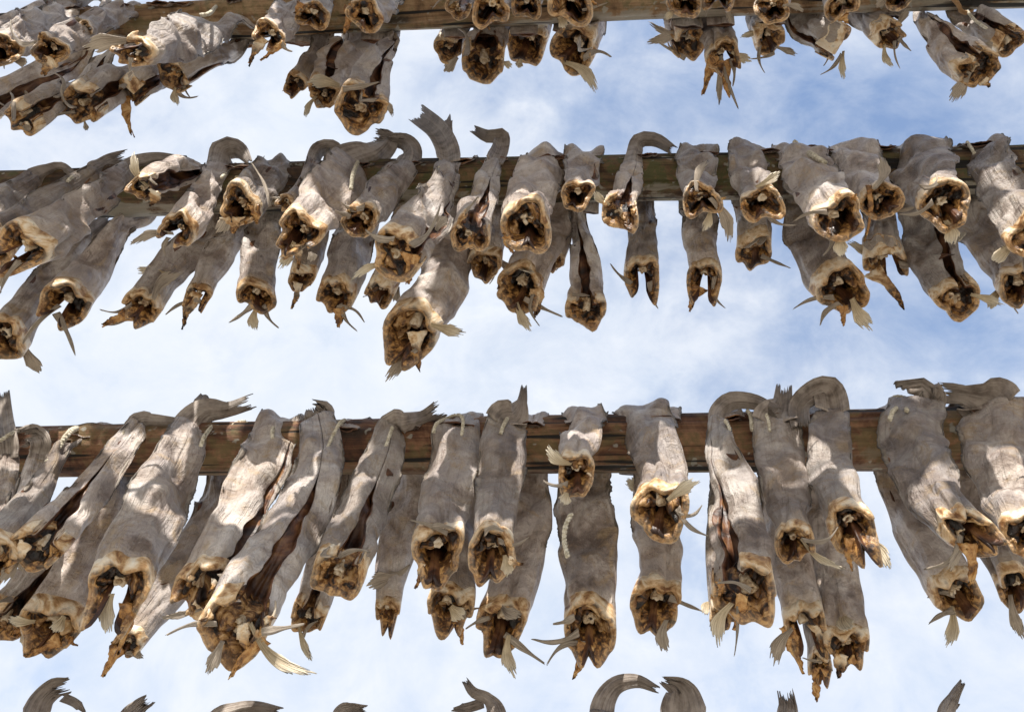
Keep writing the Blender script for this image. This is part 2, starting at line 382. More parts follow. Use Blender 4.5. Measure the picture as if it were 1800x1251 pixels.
# ------------------------------------------------------------------ dried fish
FISH = []
GROUPS = {('1', 'F'): 'dried fish in front of the top pole', ('1', 'B'): 'dried fish behind the top pole',
          ('2', 'F'): 'dried fish in front of the middle pole', ('2', 'B'): 'dried fish behind the middle pole',
          ('3', 'F'): 'dried fish in front of the lowest pole', ('3', 'B'): 'dried fish behind the lowest pole',
          ('4', 'F'): 'fish tails rising over the bottom edge', ('4', 'B'): 'fish tails rising over the bottom edge'}
def ribbon(p0, p1, w0, w1, rng, bend=0., curl=0., n=11, m=7, jag=.2, th=.0013, taper=False, face=None):
    """a fin or strip from p0 to p1; widths in metres, ragged far end"""
    p0, p1 = np.asarray(p0, float), np.asarray(p1, float); L = np.linalg.norm(p1 - p0); T = (p1 - p0) / L
    V = nrm((p0 + p1) / 2 - CAM) if face is None else face
    W = np.cross(T, V); W = nrm(W) if np.linalg.norm(W) > 1e-3 else nrm(np.cross(T, UP)); N = np.cross(T, W)
    v = np.linspace(0, 1, n); c = np.linspace(-1, 1, m)
    hw = (w0 + (w1 - w0) * smst(0, .8, v)) / 2
    if taper: hw = hw * (1 - .8 * v ** 1.6) * (1 + .22 * np.sin(v * 9 + rng.uniform(0, 6)))
    e = 1 + jag * (rng.uniform(-.6, .25, m)) - (0 if taper else .30 * c * c)
    vv = v[:, None] * (1 + (e[None] - 1) * v[:, None] ** 2)
    G = p0 + vv[..., None] * L * T + (hw[:, None] * c[None])[..., None] * W
    arc = bend * L * np.sin(vv * math.pi)
    if not taper: G = G + (.05 * hw[:, None] * np.cos(c[None] * 21) * v[:, None])[..., None] * N
    G = G + arc[..., None] * W + (curl * L * vv ** 2 + .12 * hw[:, None] * np.sin(3 * c[None] + rng.uniform(0, 6)) + .03 * L * np.sin(vv * 7 + rng.uniform(0, 6)))[..., None] * N
    return G, th
def add_sheet(name, G, th, mat, parent, origin):
    V, fs, na = sheet(G, th)
    return mesh_obj(name, V, fs, mat, parent, origin, guv(*G.shape[:2]))

def build_fish(key, body, tail=None, phi=math.pi, gap=.14, lbl='', fins=None, o=0., face=None, flat=None, ring=.82, tail2=None, light=0, open_=None, lobe=.018, obl=.54, seed=None):
    """key '3F': row 3, in front of the pole. body / tail: picture points (x, y, width) from the tail to the cut neck."""
    row, side = int(key[0]), key[1]; R = ROWS[row]; i0 = len(FISH)
    if math.cos(phi) < -.5:
        gap = .015
        if open_: open_ *= .66
    if side == 'B': obl *= .78
    rng = np.random.default_rng(seed or (1000 + i0)); sg = 1 if side == 'F' else -1
    pts = list(tail or []) + list(body); nt_ = len(tail or []); nb = len(body)
    P3, HW = [], []
    for i, (x, y, w) in enumerate(pts):
        rr = np.interp(x, (0, 1800), (R['r'], R['ra'])); thick = rr * F / R['z'] * 1.06; top = R['c'] + R['k'] * x - thick
        t = (i - nt_) / max(nb - 1, 1)
        off = rr + .014 + .038 * smst(.15, .9, t) if side == 'F' else -(rr + .014 + .036 * smst(.15, .9, t))
        off += o * smst(-.15, .35, t)
        if side == 'F' and y < top + .10 * thick and row > 1: off = rr * .75 + .006 - (.012 if i < nt_ else 0)
        if side == 'F' and i < nt_ and y >= top + .10 * thick: off = rr + .03
        if side == 'F' and nt_ and i <= nt_ + 1: off = max(off, rr + (.016 if i >= nt_ else .013) + (.02 if i < nt_ and y >= top + .10 * thick else 0))
        if row == 1 and side == 'F' and nt_ == 0 and i == 0: off = rr * .9
        p = unp(row, x, y, off); P3.append(p); HW.append(w / 2 * np.linalg.norm(p - CAM) / np.linalg.norm(ray(x, y)) / F)
    k = 10
    if not tail:        # lay the tail over the pole and a little down behind
        p = P3[0]; ax = axis_at(row, p); rr = float(prad(R, p)); n = R['n'] * sg
        pre = [ax - n * (rr + .010) - UP * .02, ax - n * .01 + UP * (rr + .009)]
        hw0 = min(HW[0], .045)
        if np.linalg.norm(P3[0] - pre[1]) < .02: pre = pre[:1] + [ax - n * .025 + UP * (rr + .006)]
        P3 = pre + P3; HW = [hw0 * .85, hw0 * .95] + HW; nt_ = 0
    S = crom(P3, k); H = np.interp(np.arange(len(S)) / k, np.arange(len(HW)), HW)
    seg = np.linalg.norm(np.diff(S, axis=0), axis=1); cum = np.concatenate(([0], np.cumsum(seg))); L = cum[-1]
    dist = L - cum; db = dist[nt_ * k] if nt_ else L          # where the body begins
    n = len(S); T = np.gradient(S, cum, axis=0); T /= np.linalg.norm(T, axis=1, keepdims=True)
    V = S - CAM; V /= np.linalg.norm(V, axis=1, keepdims=True)
    W = np.cross(T, V); W /= np.linalg.norm(W, axis=1, keepdims=True) + 1e-9
    for i in range(1, n):
        if W[i].dot(W[i - 1]) < 0: W[i] *= -1
    if W[-1].dot(np.cross(T[-1], V[-1])) < 0: W = -W
    W = np.array([W[max(0, i - 4):i + 5].mean(0) for i in range(n)]); W -= (W * T).sum(1, keepdims=True) * T
    if not tail:
        wp = (1 - smst(2 * k - 4, 3 * k - 2, np.arange(n)))[:, None]; Pt = R['P'] - (T @ R['P'])[:, None] * T; Pt /= np.linalg.norm(Pt, axis=1, keepdims=True)
        W = W * (1 - wp) + Pt * wp; W -= (W * T).sum(1, keepdims=True) * T
    W /= np.linalg.norm(W, axis=1, keepdims=True); N = np.cross(T, W)
    H = H * np.where(dist > db, 1, (.985 if row == 3 else .93) - .09 * float(smst(700, 100, body[-1][0]))); H = H * (1 - rng.uniform(.04, .17) * np.exp(-((dist - 2.1 * HW[-1]) / (1.3 * HW[-1])) ** 2) * (dist < db))
    hn = H[-1]                                                 # neck half width
    fl = flat if flat is not None else .17
    rb = fl + (ring - fl) * (1 - smst(.8 * hn + .02, 3.4 * hn + .05, dist))
    B = np.maximum(H * rb, .0045)
    w1, w2, w3 = Wob(rng, 9, 3, 16, 1), Wob(rng, 9, 7, 20, 3), Wob(rng, 12, 15, 34, 5)
    p3 = rng.uniform(0, 6.28, 3); cup = rng.uniform(-.34, .06)
    w4 = Wob(rng, 10, 30, 60, 12); w5 = Wob(rng, 12, 5, 110, 1); w6 = Wob(rng, 14, 9, 230, 2); crs = [(rng.uniform(-1.3, 1.3) + (0 if rng.random() < .7 else math.pi), rng.uniform(-2.5, 2.5), rng.uniform(.14, .40), rng.uniform(.16, .46), rng.uniform(0, 6)) for _ in range(4)]
    wo = Wob(rng, 8, 1, 55, 1); wo2 = Wob(rng, 6, 1, 130, 1); tw = rng.uniform(-.38, .38)
    def itp(d, A):
        d = np.asarray(d, float); x = dist[::-1]
        if A.ndim == 1: return np.interp(d, x, A[::-1])
        return np.stack([np.interp(d, x, A[::-1, c]) for c in range(3)], -1)
    rag = Wob(rng, 8, 7, 0, 1); ph = phi + rng.uniform(-.15, .15)
    def angd(th): return np.abs((th - ph + math.pi) % (2 * math.pi) - math.pi)
    def frame(d):
        d = np.asarray(d, float); C = itp(np.maximum(d, 0), S); Tt = itp(np.maximum(d, 0), T)
        C = C + np.where(d < 0, -d, 0)[..., None] * Tt
        return C, Tt, itp(np.maximum(d, 0), W), itp(np.maximum(d, 0), N), itp(np.maximum(d, 0), H), itp(np.maximum(d, 0), B)
    def surf(d, th, inset=0., wob=1.):
        d, th = np.broadcast_arrays(np.asarray(d, float), np.asarray(th, float))
        C, Tt, Ww, Nn, a, b = frame(d)
        amp = np.clip(b, .0085, .03)
        q3 = .13 * np.cos(3 * th + p3[0]) + .07 * np.cos(2 * th + p3[1]) + .05 * np.cos(4 * th + p3[2]) + .04 * np.cos(5 * th + p3[0] * 2)
        q = w1(th, d) * .20 + q3 * smst(.09, .0, d) * 1.3; q1 = w2(th, d) * .085
        rdg = np.abs(w3(th, d)); q1 = q1 + (.04 - .10 * rdg) + .018 * w4(th, d) + .05 * w5(th, d) + .035 * w6(th, d)
        for c0, dr_, wd, dpth, p_ in crs:
            x = (th - c0 - dr_ * d - .35 * np.sin(d * 17 + p_) + math.pi) % (2 * math.pi) - math.pi
            q1 = q1 - dpth * (1.25 * np.exp(-np.abs(x) / (.75 * wd)) - .40 * np.exp(-((np.abs(x) - 1.6 * wd) / wd) ** 2)) * (.55 + .45 * np.sin(d * 23 + p_))
        q = (q + q1 * (.38 + .62 * smst(.008, .06, d))) * amp * wob
        a = a * (1 + (.085 * wo(th, d) + .04 * wo2(th, d)) * smst(.0, .06, d))
        a_, b_ = np.maximum(a + q * .6 - inset, .002), np.maximum(b + np.maximum(q, -.75 * b) - inset, .0015)
        cs, sn = np.cos(th), np.sin(th); e = .90 + .3 * smst(.6 * hn, 3 * hn, d)
        cs = np.sign(cs) * np.abs(cs) ** e; sn = np.sign(sn) * np.abs(sn) ** e
        # flat tail sheets ripple as a whole
        far = smst(1.6 * hn, 3.6 * hn, d) * (.25 + .75 * smst(db - .03, db - .13, d))
        rip = (.0045 * np.sin(d * 37 + 5 * rag.p[0]) + .006 * np.sin(d * 31 + 2.6 * sn + rag.p[1]) + .003 * np.sin(d * 73 - 4 * sn + rag.p[2])) * smst(.05, .16, d) * (b < .02) * (.3 + .7 * smst(db - .02, db - .14, d))
        rip = rip + cup * a_ * sn * sn * far + .07 * a_ * np.sin(4.2 * sn + 9 * d + rag.p[4]) * far
        ta = tw * smst(.03, .5 * db, d) * smst(db, .62 * db, d); c_, s_ = np.cos(ta)[..., None], np.sin(ta)[..., None]; Ww, Nn = Ww * c_ + Nn * s_, Nn * c_ - Ww * s_
        return C + (a_ * sn)[..., None] * Ww + (b_ * cs + rip)[..., None] * Nn
    gmx = open_ if open_ is not None else gap
    ext = lambda th: .0085 * rag(th, 0) - obl * hn * np.cos(th) + (lobe - .012) * np.exp(-((angd(th) - gmx - .3) / .3) ** 2) - (.012 * np.exp(-(angd(th) / .35) ** 2) if open_ else 0)
    root = empty('dried_fish', S[0]); org = S[0]
    tag(root, lbl, 'dried fish', GROUPS[(key[0], side)])
    # --- skin: an outer and an inner wall, open at the neck, slit along the belly
    nv, nu = int(np.clip(db / .006, 40, 110)), 64
    dd = db * (1 - np.linspace(0, 1, nv) ** 1.0); u = np.linspace(0, 1, nu)
    gmax = open_ if open_ is not None else gap
    sl = .62 * db
    gp = .012 + (gmax - .012) * smst(sl, .05 * db, dd) ** .9 * (1 + .22 * np.sin(dd * 55 + rag.p[2]) + .12 * np.sin(dd * 140 + rag.p[3]))
    if math.cos(phi) < -.5: gp = .012 + (gmax * 1.25 - .012) * smst(.085, -.01, dd) * (1 + .2 * np.sin(dd * 90 + rag.p[2]))
    gp = np.maximum(gp, .012) if gmax > .02 else 0 * gp
    th = ph + gp[:, None] + (2 * math.pi - 2 * gp[:, None]) * u[None]
    near = np.exp(-np.maximum(dd, 0) / .05)[:, None]
    D = dd[:, None] - ext(th) * near * smst(.12, 0, dd)[:, None]
    A = surf(D, th)
    # the slit edges roll inward
    roll = (np.exp(-((u[None] * (2 * math.pi - 2 * gp[:, None])) / .30) ** 2) + np.exp(-(((1 - u[None]) * (2 * math.pi - 2 * gp[:, None])) / .30) ** 2)) * smst(sl, sl * .5, dd)[:, None]
    A = surf(D, th, .35 * roll * itp(np.maximum(dd, 0), B)[:, None])
    ins = np.minimum(.0055, .55 * itp(dd, B))[:, None] * (1 + 0 * th)
    Bi = surf(D, th, ins + .35 * roll * itp(np.maximum(dd, 0), B)[:, None])
    Vv, fs, na = shell(A, Bi)
    uv = np.stack((np.broadcast_to(u[None] * .35, A.shape[:2]), np.broadcast_to(dd[:, None], A.shape[:2])), -1).reshape(-1, 2)
    fm = np.ones(len(fs), int); fm[:na] = 0
    mesh_obj('body', Vv, fs, [SKIN, CAVITY], root, org, np.concatenate((uv, uv)), fm)
    # --- collar: the thick cut edge
    prof = [(.034, -.0003), (.018, -.0010), (.006, -.0015), (-.0008, -.0006), (-.0024, .0028), (-.0004, .0062), (.008, .0082), (.022, .0094), (.040, .0100)]
    gc = gmax + .02 if gmax > .02 else 0.; nc = 64; uu = np.linspace(0, 1, nc); thc = (ph + gc + (2 * math.pi - 2 * gc) * uu)[None]
    pd = np.array([p[0] for p in prof])[:, None]; pi_ = np.array([p[1] for p in prof])[:, None]
    sc = np.clip(hn / .042, .55, 1.25); lump = Wob(rng, 10, 14, 60, 3)
    dc = pd * sc - ext(thc) * np.exp(-np.maximum(pd * sc, 0) / .05); jit = lump(thc, pd * 3)
    G = surf(dc, thc, pi_ * sc * (1 + .16 * jit * (pi_ > 0)) )
    G2 = surf(dc + .001, thc, pi_ * sc * (1 + .16 * jit * (pi_ > 0)) + np.where(pi_ > .002, .003, .0025))
    n_, m_ = G.shape[:2]; Vv, fs, na = shell(G, np.where((pi_ > .003)[..., None], G2, G2))
    uvc = np.stack((np.broadcast_to(uu[None] * .4, (n_, m_)), np.broadcast_to(np.linspace(0, 1, n_)[:, None], (n_, m_))), -1).reshape(-1, 2)
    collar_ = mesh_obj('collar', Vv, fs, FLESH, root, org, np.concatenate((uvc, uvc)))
    # --- cut face: sunken dried muscle filling the back half of the opening
    cav = float(np.clip(gmax + .40, .55, 1.5)); nr, na_ = 20, 64
    tf = (ph + cav + (2 * math.pi - 2 * cav) * np.linspace(0, 1, na_))[None]; rho = np.linspace(1.0, .0, nr)[:, None]
    l1 = Wob(rng, 6, 3, 5, 0)
    kx = rng.normal(size=(2, 22)) * np.linspace(2.0, 9, 22); kp = rng.uniform(0, 6.28, 22); fx, fy = rho * np.cos(tf), rho * np.sin(tf)
    lum = sum(np.sin(kx[0, q] * fx + kx[1, q] * fy + kp[q]) * (.0052 - .00016 * q) for q in range(22)) * .55
    dep = sc * (.013 + .013 * (1 - rho) + .004 * l1(tf, rho * 5) + lum)
    edge = np.abs(np.linspace(-1, 1, na_))[None]; dep = dep + .030 * smst(.74, 1., edge) - ext(tf) * rho ** 1.2
    base = surf(dep, tf, .0085 * sc)
    C, Tt, Ww, Nn, a, b = frame(dep)
    bd = ph + math.pi; cen = C + (.16 * a * math.sin(bd))[..., None] * Ww + (.16 * b * math.cos(bd))[..., None] * Nn
    Gf = cen + (base - cen) * rho[..., None]
    face_ = mesh_obj('cut_face', *sheet(Gf, .003)[:2], GORE, root, org, guv(nr, na_))
    # dark pocket wall that closes the belly cavity further up
    pk = np.linspace(0, 1, 8)[:, None]; tp = np.linspace(0, 2 * math.pi, 30)[None]
    dp_ = (.64 * db if gmax > .3 and math.cos(phi) > -.5 else min(.10, .45 * db)) + .03 * pk
    bs_ = surf(dp_, tp, .006 + 0 * tp); Cc = np.broadcast_to(bs_.mean(1, keepdims=True), bs_.shape); mesh_obj('belly_lining', *sheet(bs_ + (Cc - bs_) * pk[..., None], .002)[:2], CAVITY, root, org, guv(8, 30))
    # --- backbone
    C0, T0, W0, N0, a0, b0 = [x[0] for x in frame(np.array([0.012 * sc - .2 * obl * hn * (math.cos(ph) < 0) * -1 - .2 * obl * hn * (math.cos(ph) < 0) * 0]))]
    ctr = C0 + W0 * .2 * a0 * math.sin(bd) + N0 * .2 * b0 * math.cos(bd); rv = float(np.clip(.20 * hn, .0045, .0105)) * rng.uniform(.85, 1.2)
    pv = [(-.022, .6), (-.014, .8), (-.006, .85), (.000, 1.0), (.003, .95), (.0035, .72), (.001, .45), (-.002, .12)]
    tv = np.arange(20) / 20 * 2 * math.pi; wv = Wob(rng, 7, 6, 200, 1)
    tilt = nrm(T0 + .25 * rng.normal(size=3)); x_ = nrm(W0 - W0.dot(tilt) * tilt); y_ = np.cross(tilt, x_)
    Gv = np.array([[ctr + tilt * (z * sc * 1.2 + .0016 * wv(t, z)) + (x_ * math.cos(t) * 1.15 + y_ * math.sin(t) * .9) * rv * q * (1 + .26 * wv(t, z)) for t in tv] for z, q in pv])
    fs = grid_faces(8, 20, True); fs.append(tuple(7 * 20 + j for j in range(20)))
    mesh_obj('backbone', Gv.reshape(-1, 3), fs, BONE, face_, org)
    # --- the tail fin and the thin fins along both edges of the tail
    if tail:
        m = 33; c = np.linspace(-1, 1, m); dt = np.linspace(L, db - .012, 20)
        C, Tt, Ww, Nn, a, b = frame(dt)
        jag = (.010 * rng.uniform(-1, .6, m) - .016 * (rng.random(m) < .2) + .016 * np.abs(c) - .006) * min(1, HW[0] / .012)
        fade = smst(L - .06, L, dt)[:, None]
        q = np.linspace(1, 0, 20)[:, None]
        rip = .012 * np.sin(17 * c[None] + rng.uniform(0, 6)) * a[:, None] * q + .06 * np.sin(5 * c[None] + 2 * q + rng.uniform(0, 6)) * a[:, None] + .42 * a[:, None] * np.abs(c[None]) ** 1.3 * (1 if rng.random() < .5 else -1)
        Gt = C[:, None] + (a[:, None] * c[None] * .98)[..., None] * Ww[:, None] + rip[..., None] * Nn[:, None] - (jag[None] * fade)[..., None] * Tt[:, None]
        Gt = Gt[::-1]
        add_sheet('tail_fin', Gt, .0020, TAIL, root, org)
        for (x0, y0, x1, y1, w) in (tail2 or []):
            oo = float(prad(R, P3[0])) * .7
            pa, pb = unp(row, x0, y0, oo), unp(row, x1, y1, oo); s_ = np.linalg.norm(pa - CAM) / np.linalg.norm(ray(x0, y0)) / F
            G, th_ = ribbon(pa, pb, w * 1.1 * s_, w * s_, rng, .05, .1, jag=.25); add_sheet('tail_fin', G, .002, TAIL, root, org)
    d0, d1 = db * .97, max(.30 * db, 2.0 * hn)
    if d0 - d1 > .05:
        nf = int((d0 - d1) / .0035); df = np.linspace(d0, d1, nf)
        for sgn, nm in ((-1, 'dorsal_fin'), (1, 'anal_fin')):
            base = surf(df, sgn * math.pi / 2, .003); C, Tt, Ww, Nn, a, b = frame(df)
            hh = (.0042 + .0032 * np.sin(df * rng.uniform(18, 40) + rng.uniform(0, 6))) * np.sin(np.linspace(.25, math.pi - .1, nf)) ** .4
            hh = hh * rng.uniform(.75, 1.15, nf) * np.clip(frame(df)[4] / .04, .35, 1.2)
            wv_ = .004 * np.sin(df * 60 + rng.uniform(0, 6)) + .002 * np.sin(df * 170)
            tip = base + (sgn * hh)[:, None] * Ww + wv_[:, None] * Nn
            G = np.stack([base + (tip - base) * f for f in (0, .35, .7, 1.)], 1); G[:, 0] -= sgn * Ww * .004
            add_sheet(nm, np.swapaxes(G, 0, 1), .0014, FINDARK, root, org)
    # --- pectoral fins, pelvic fins and shreds of flesh
    def px(x, y, oo): return unp(row, x, y, oo)
    off_n = (float(prad(R, P3[-1])) + .05) * sg + o
    if fins is not None:
        for f in fins:
            kd, x0, y0, x1, y1, w = f[:6]; up = kd.isupper(); kd = kd.lower(); dn = np.linalg.norm(S[-1] - CAM); yn = body[-1][1]
            def put(x, y):      # on the plane of the cut, or on the skin of the body above it
                v = ray(x, y); v = v / np.linalg.norm(v)
                if up and y < yn:
                    q = unp(row, x, y, off_n + hn * ring * .9 + .004); dq = min(np.linalg.norm(q - CAM), dn * 1.25); return CAM + v * dq
                return CAM + v * (dn - (hn * ring * .8 + .004 if up else 0))
            pa, pb = put(x0, y0), put(x1, y1); s_ = np.linalg.norm(pa - CAM) / np.linalg.norm(ray(x0, y0)) / F
            if not up and np.linalg.norm(pa - S[-1]) > .9 * hn: pa = S[-1] + (pa - S[-1]) * (.9 * hn / np.linalg.norm(pa - S[-1]))
            if up: pb = pb + R['n'] * .012
            pa = pa - (pb - pa) * (.15 if up else .35)
            if kd == 'p':
                G, th_ = ribbon(pa, pb, w * .30 * s_, w * .88 * s_, rng, rng.uniform(-.16, .16), rng.uniform(-.25, .25), jag=.3, m=25, n=17)
                add_sheet('pectoral_fin', G, .0016, FINPALE if rng.random() < .6 else FIN, root, org)
            elif kd == 'v':
                G, th_ = ribbon(pa, pb, w * .95 * s_, w * .8 * s_, rng, rng.uniform(-.22, .22), rng.uniform(-.3, .3), n=18, m=5, jag=.1, taper=True)
                add_sheet('pelvic_fin', G, .0026, FIN, root, org)
            else:
                G, th_ = ribbon(pa, pb, w * 1.2 * s_, w * .8 * s_, rng, rng.uniform(-.1, .1), rng.uniform(-.15, .15), n=14, m=7, jag=.3, taper=True)
                G = G + .035 * w * s_ * rng.normal(size=G.shape); add_sheet('flesh_shred', G, .004, AMBER if rng.random() < .7 else FLESH, collar_, org)
    else:
        for q, nm, mt in ((1.25, 'pectoral_fin', FINPALE), (-1.25, 'pectoral_fin', FIN), (.35, 'pelvic_fin', FIN), (-.4, 'pelvic_fin', FIN)):
            if rng.random() < .25: continue
            tt = ph + q; C, Tt, Ww, Nn, a, b = [x[0] for x in frame(np.array([.03]))]
            pa = surf(np.array([.03]), np.array([tt]), .002)[0]; od = nrm(Ww * math.sin(tt) + Nn * math.cos(tt))
            l = rng.uniform(.045, .07) * sc; pb = pa + nrm(od * rng.uniform(.3, 1.) + Tt * rng.uniform(.3, 1.) + .4 * rng.normal(size=3)) * l
            if nm == 'pectoral_fin': G, th_ = ribbon(pa, pb, .014 * sc, .026 * sc, rng, rng.uniform(-.1, .1), rng.uniform(-.2, .2), jag=.28, m=11); add_sheet(nm, G, .0016, mt, root, org)
            else: G, th_ = ribbon(pa, pb, .010 * sc, .007 * sc, rng, rng.uniform(-.2, .2), rng.uniform(-.3, .3), n=14, m=5, jag=.1, taper=True); add_sheet(nm, G, .0026, mt, root, org)
    # ragged bits on the cut edge
    for q in range(int(rng.integers(1, 4))):
        tt = ph + rng.choice((-1, 1)) * rng.uniform(.4, 1.7); pa = surf(np.array([.004]), np.array([tt]), .006)[0]
        C, Tt, Ww, Nn, a, b = [x[0] for x in frame(np.array([.01]))]
        pb = pa + nrm(Tt - .3 * UP + .7 * rng.normal(size=3)) * rng.uniform(.010, .024) * sc
        G, th_ = ribbon(pa, pb, .010 * sc, .007 * sc, rng, rng.uniform(-.2, .2), rng.uniform(-.3, .3), n=9, m=5, jag=.4, taper=True)
        G = G + .0004 * rng.normal(size=G.shape); add_sheet('flesh_shred', G, .003, AMBER if rng.random() < .5 else FLESH, collar_, org)
    FISH.append((root, key, L, db, body[-1][0])); return root
def fish(*a, **k): return build_fish(*a, **k)

# ------------------------------------------------------------------ every fish of the photograph
AWAY = math.pi
# ---- lowest full pole, in front
fish('3F', body=[(12, 800, 40), (2, 860, 52), (-25, 920, 66), (-60, 975, 72)], tail=[(3, 692, 24), (5, 735, 32), (10, 768, 36)], lbl='dried fish cut by the left edge on the lowest pole, straight upright tail')
fish('3F', body=[(68, 800, 34), (55, 850, 44), (25, 910, 60), (-10, 970, 72)], tail=[(45, 768, 34), (62, 765, 34), (72, 778, 32)], o=-.01, lbl='dried fish with curled brown tail fan tied under cream twine, lowest pole left')
fish('3F', body=[(118, 778, 32), (88, 830, 42), (55, 885, 66), (15, 940, 88), (-15, 985, 88)], tail=None, o=.025, lbl='dried fish tied by the thick cream twine near the left end of lowest pole')
fish('3F', body=[(245, 745, 44), (212, 795, 56), (160, 855, 76), (105, 920, 96), (66, 962, 92)], tail=[(322, 742, 12), (292, 741, 20), (265, 740, 26)], phi=-.25, gap=.6, o=.02, flat=.3,
     fins=[('s', 35, 965, 5, 998, 22), ('s', 100, 960, 88, 985, 16)], lbl='dried fish slit open toward the viewer, narrow tail laid right along the lowest pole')
fish('3F', body=[(338, 745, 66), (322, 790, 88), (285, 870, 124), (243, 955, 122), (204, 1040, 108)], tail=[(436, 708, 26), (398, 720, 26), (362, 722, 46)], tail2=[(350, 730, 362, 694, 26)], phi=AWAY, gap=.5, open_=.75, lobe=.05, o=.03,
     fins=[('s', 222, 1105, 205, 1150, 22), ('p', 195, 1060, 190, 1110, 30)], lbl='largest dried fish on lowest pole, forked tail bent right, arched open neck')
fish('3F', body=[(490, 738, 74), (470, 795, 92), (442, 868, 100), (402, 950, 106), (350, 1035, 92)], phi=.95, gap=.55, o=.015, flat=.22,
     fins=[('V', 392, 1008, 437, 982, 11), ('s', 345, 1080, 380, 1100, 24), ('p', 330, 1095, 288, 1085, 14)], lbl='dried fish with a red slit down its right side and round cream neck, lowest pole')
fish('3F', body=[(556, 732, 64), (562, 790, 84), (545, 862, 104), (500, 945, 116), (448, 1035, 132), (415, 1105, 128)], tail=[(548, 716, 26), (552, 726, 50)], phi=.25, gap=.55, o=.035, flat=.2,
     fins=[('p', 385, 1140, 366, 1182, 26), ('p', 495, 1125, 548, 1184, 24), ('V', 470, 1108, 538, 1107, 14), ('s', 450, 1140, 403, 1192, 20), ('v', 345, 1100, 292, 1116, 12), ('s', 430, 1110, 440, 1150, 22)],
     lbl='longest split dried fish on the lowest pole, two rolled flaps and ragged orange neck')
fish('3F', body=[(690, 748, 52), (674, 800, 74), (642, 885, 88), (614, 960, 100), (596, 1008, 88)], tail=[(772, 720, 34), (745, 734, 26), (710, 742, 36)], phi=.3, gap=.5, o=.01, flat=.25,
     fins=[('V', 605, 976, 656, 981, 10), ('V', 575, 965, 585, 990, 14)], lbl='split dried fish under a brushy tail bent right, left of the paired fish, lowest pole')
fish('3F', body=[(806, 735, 84), (795, 800, 94), (782, 880, 96), (772, 940, 92), (769, 972, 90)], phi=AWAY, gap=.3, lobe=.03,
     fins=[('v', 770, 924, 722, 914, 10), ('s', 735, 1005, 731, 1032, 12), ('V', 765, 925, 795, 940, 12)], lbl='wide pale dried fish, left one of the close pair mid lowest pole')
fish('3F', body=[(888, 742, 76), (886, 800, 86), (876, 880, 76), (868, 940, 72), (864, 972, 88)], tail=[(921, 680, 9), (917, 708, 18), (905, 732, 50)], phi=AWAY, gap=.3, o=.015, lobe=.03,
     fins=[('p', 888, 985, 890, 1014, 26), ('v', 890, 948, 930, 943, 9), ('s', 900, 985, 918, 992, 12), ('V', 855, 935, 880, 945, 12)], lbl='pale dried fish with a thin spike of tail rising above the lowest pole')
fish('3F', body=[(1022, 722, 78), (1020, 762, 76), (1013, 798, 62), (1013, 832, 70)], phi=AWAY, gap=.3, o=.035,
     fins=[('p', 992, 805, 962, 786, 26), ('P', 995, 868, 990, 898, 26), ('v', 985, 850, 955, 845, 10)], lbl='shortest dried fish on the lowest pole, small round neck lit by sun against the pole')
fish('3F', body=[(1128, 715, 96), (1146, 770, 94), (1164, 835, 84), (1164, 875, 88), (1160, 900, 100)], phi=AWAY, gap=.25, o=.02, lobe=.012,
     fins=[('P', 1180, 875, 1226, 855, 26), ('v', 1205, 905, 1246, 942, 12), ('v', 1205, 900, 1234, 888, 10)], lbl='dried fish right of the short one, wide triangular neck and a fin sticking out right')
fish('3F', body=[(1262, 735, 34), (1266, 785, 54), (1286, 855, 86), (1300, 950, 108), (1312, 1040, 112)], tail=[(1362, 722, 18), (1325, 706, 28), (1288, 704, 34), (1268, 718, 34)], phi=-.62, gap=.55, o=.035, flat=.3,
     fins=[('V', 1312, 1036, 1256, 1036, 9), ('p', 1275, 1085, 1262, 1132, 30), ('v', 1285, 1115, 1291, 1152, 6), ('s', 1300, 1060, 1290, 1105, 20)], lbl='dried fish with long tail curled right above the lowest pole and slit left side')
fish('3F', body=[(1362, 740, 78), (1370, 790, 90), (1384, 870, 84), (1393, 925, 64), (1395, 955, 68)], tail=[(1378, 682, 26), (1374, 712, 34)], phi=AWAY, gap=.3, o=.012, lobe=.02,
     fins=[('V', 1420, 945, 1475, 935, 10), ('p', 1430, 960, 1480, 998, 14)], lbl='dried fish between curled tail and folded tail, frayed tail spikes up, lowest pole')
fish('3F', body=[(1462, 722, 58), (1452, 770, 72), (1464, 835, 84), (1482, 890, 74), (1498, 925, 80)], tail=[(1408, 752, 34), (1405, 715, 38), (1430, 690, 44), (1455, 686, 52)], phi=AWAY, gap=.4, o=.03, lobe=.06,
     fins=[('p', 1520, 955, 1563, 998, 28), ('s', 1495, 985, 1500, 1004, 16)], lbl='dried fish with broad tail folded forward over itself at the lowest pole')
fish('3F', body=[(1612, 702, 92), (1606, 770, 110), (1630, 850, 104), (1670, 912, 88), (1704, 940, 76)], phi=AWAY - .5, gap=.3, lobe=.03, o=.015, tail=[(1612, 686, 70), (1612, 694, 80)],
     fins=[('v', 1660, 958, 1625, 1000, 12), ('p', 1680, 985, 1668, 1002, 18), ('s', 1700, 985, 1706, 1030, 22)], lbl='wide dried fish tied with a bow of twine, right end of lowest pole')
fish('3F', body=[(1742, 715, 106), (1753, 790, 114), (1784, 880, 96), (1810, 945, 78)], tail=[(1655, 690, 38), (1690, 694, 34), (1720, 702, 60)], phi=AWAY, o=.01, lbl='dried fish cut by right edge on the lowest pole, frayed tail laid to the left')
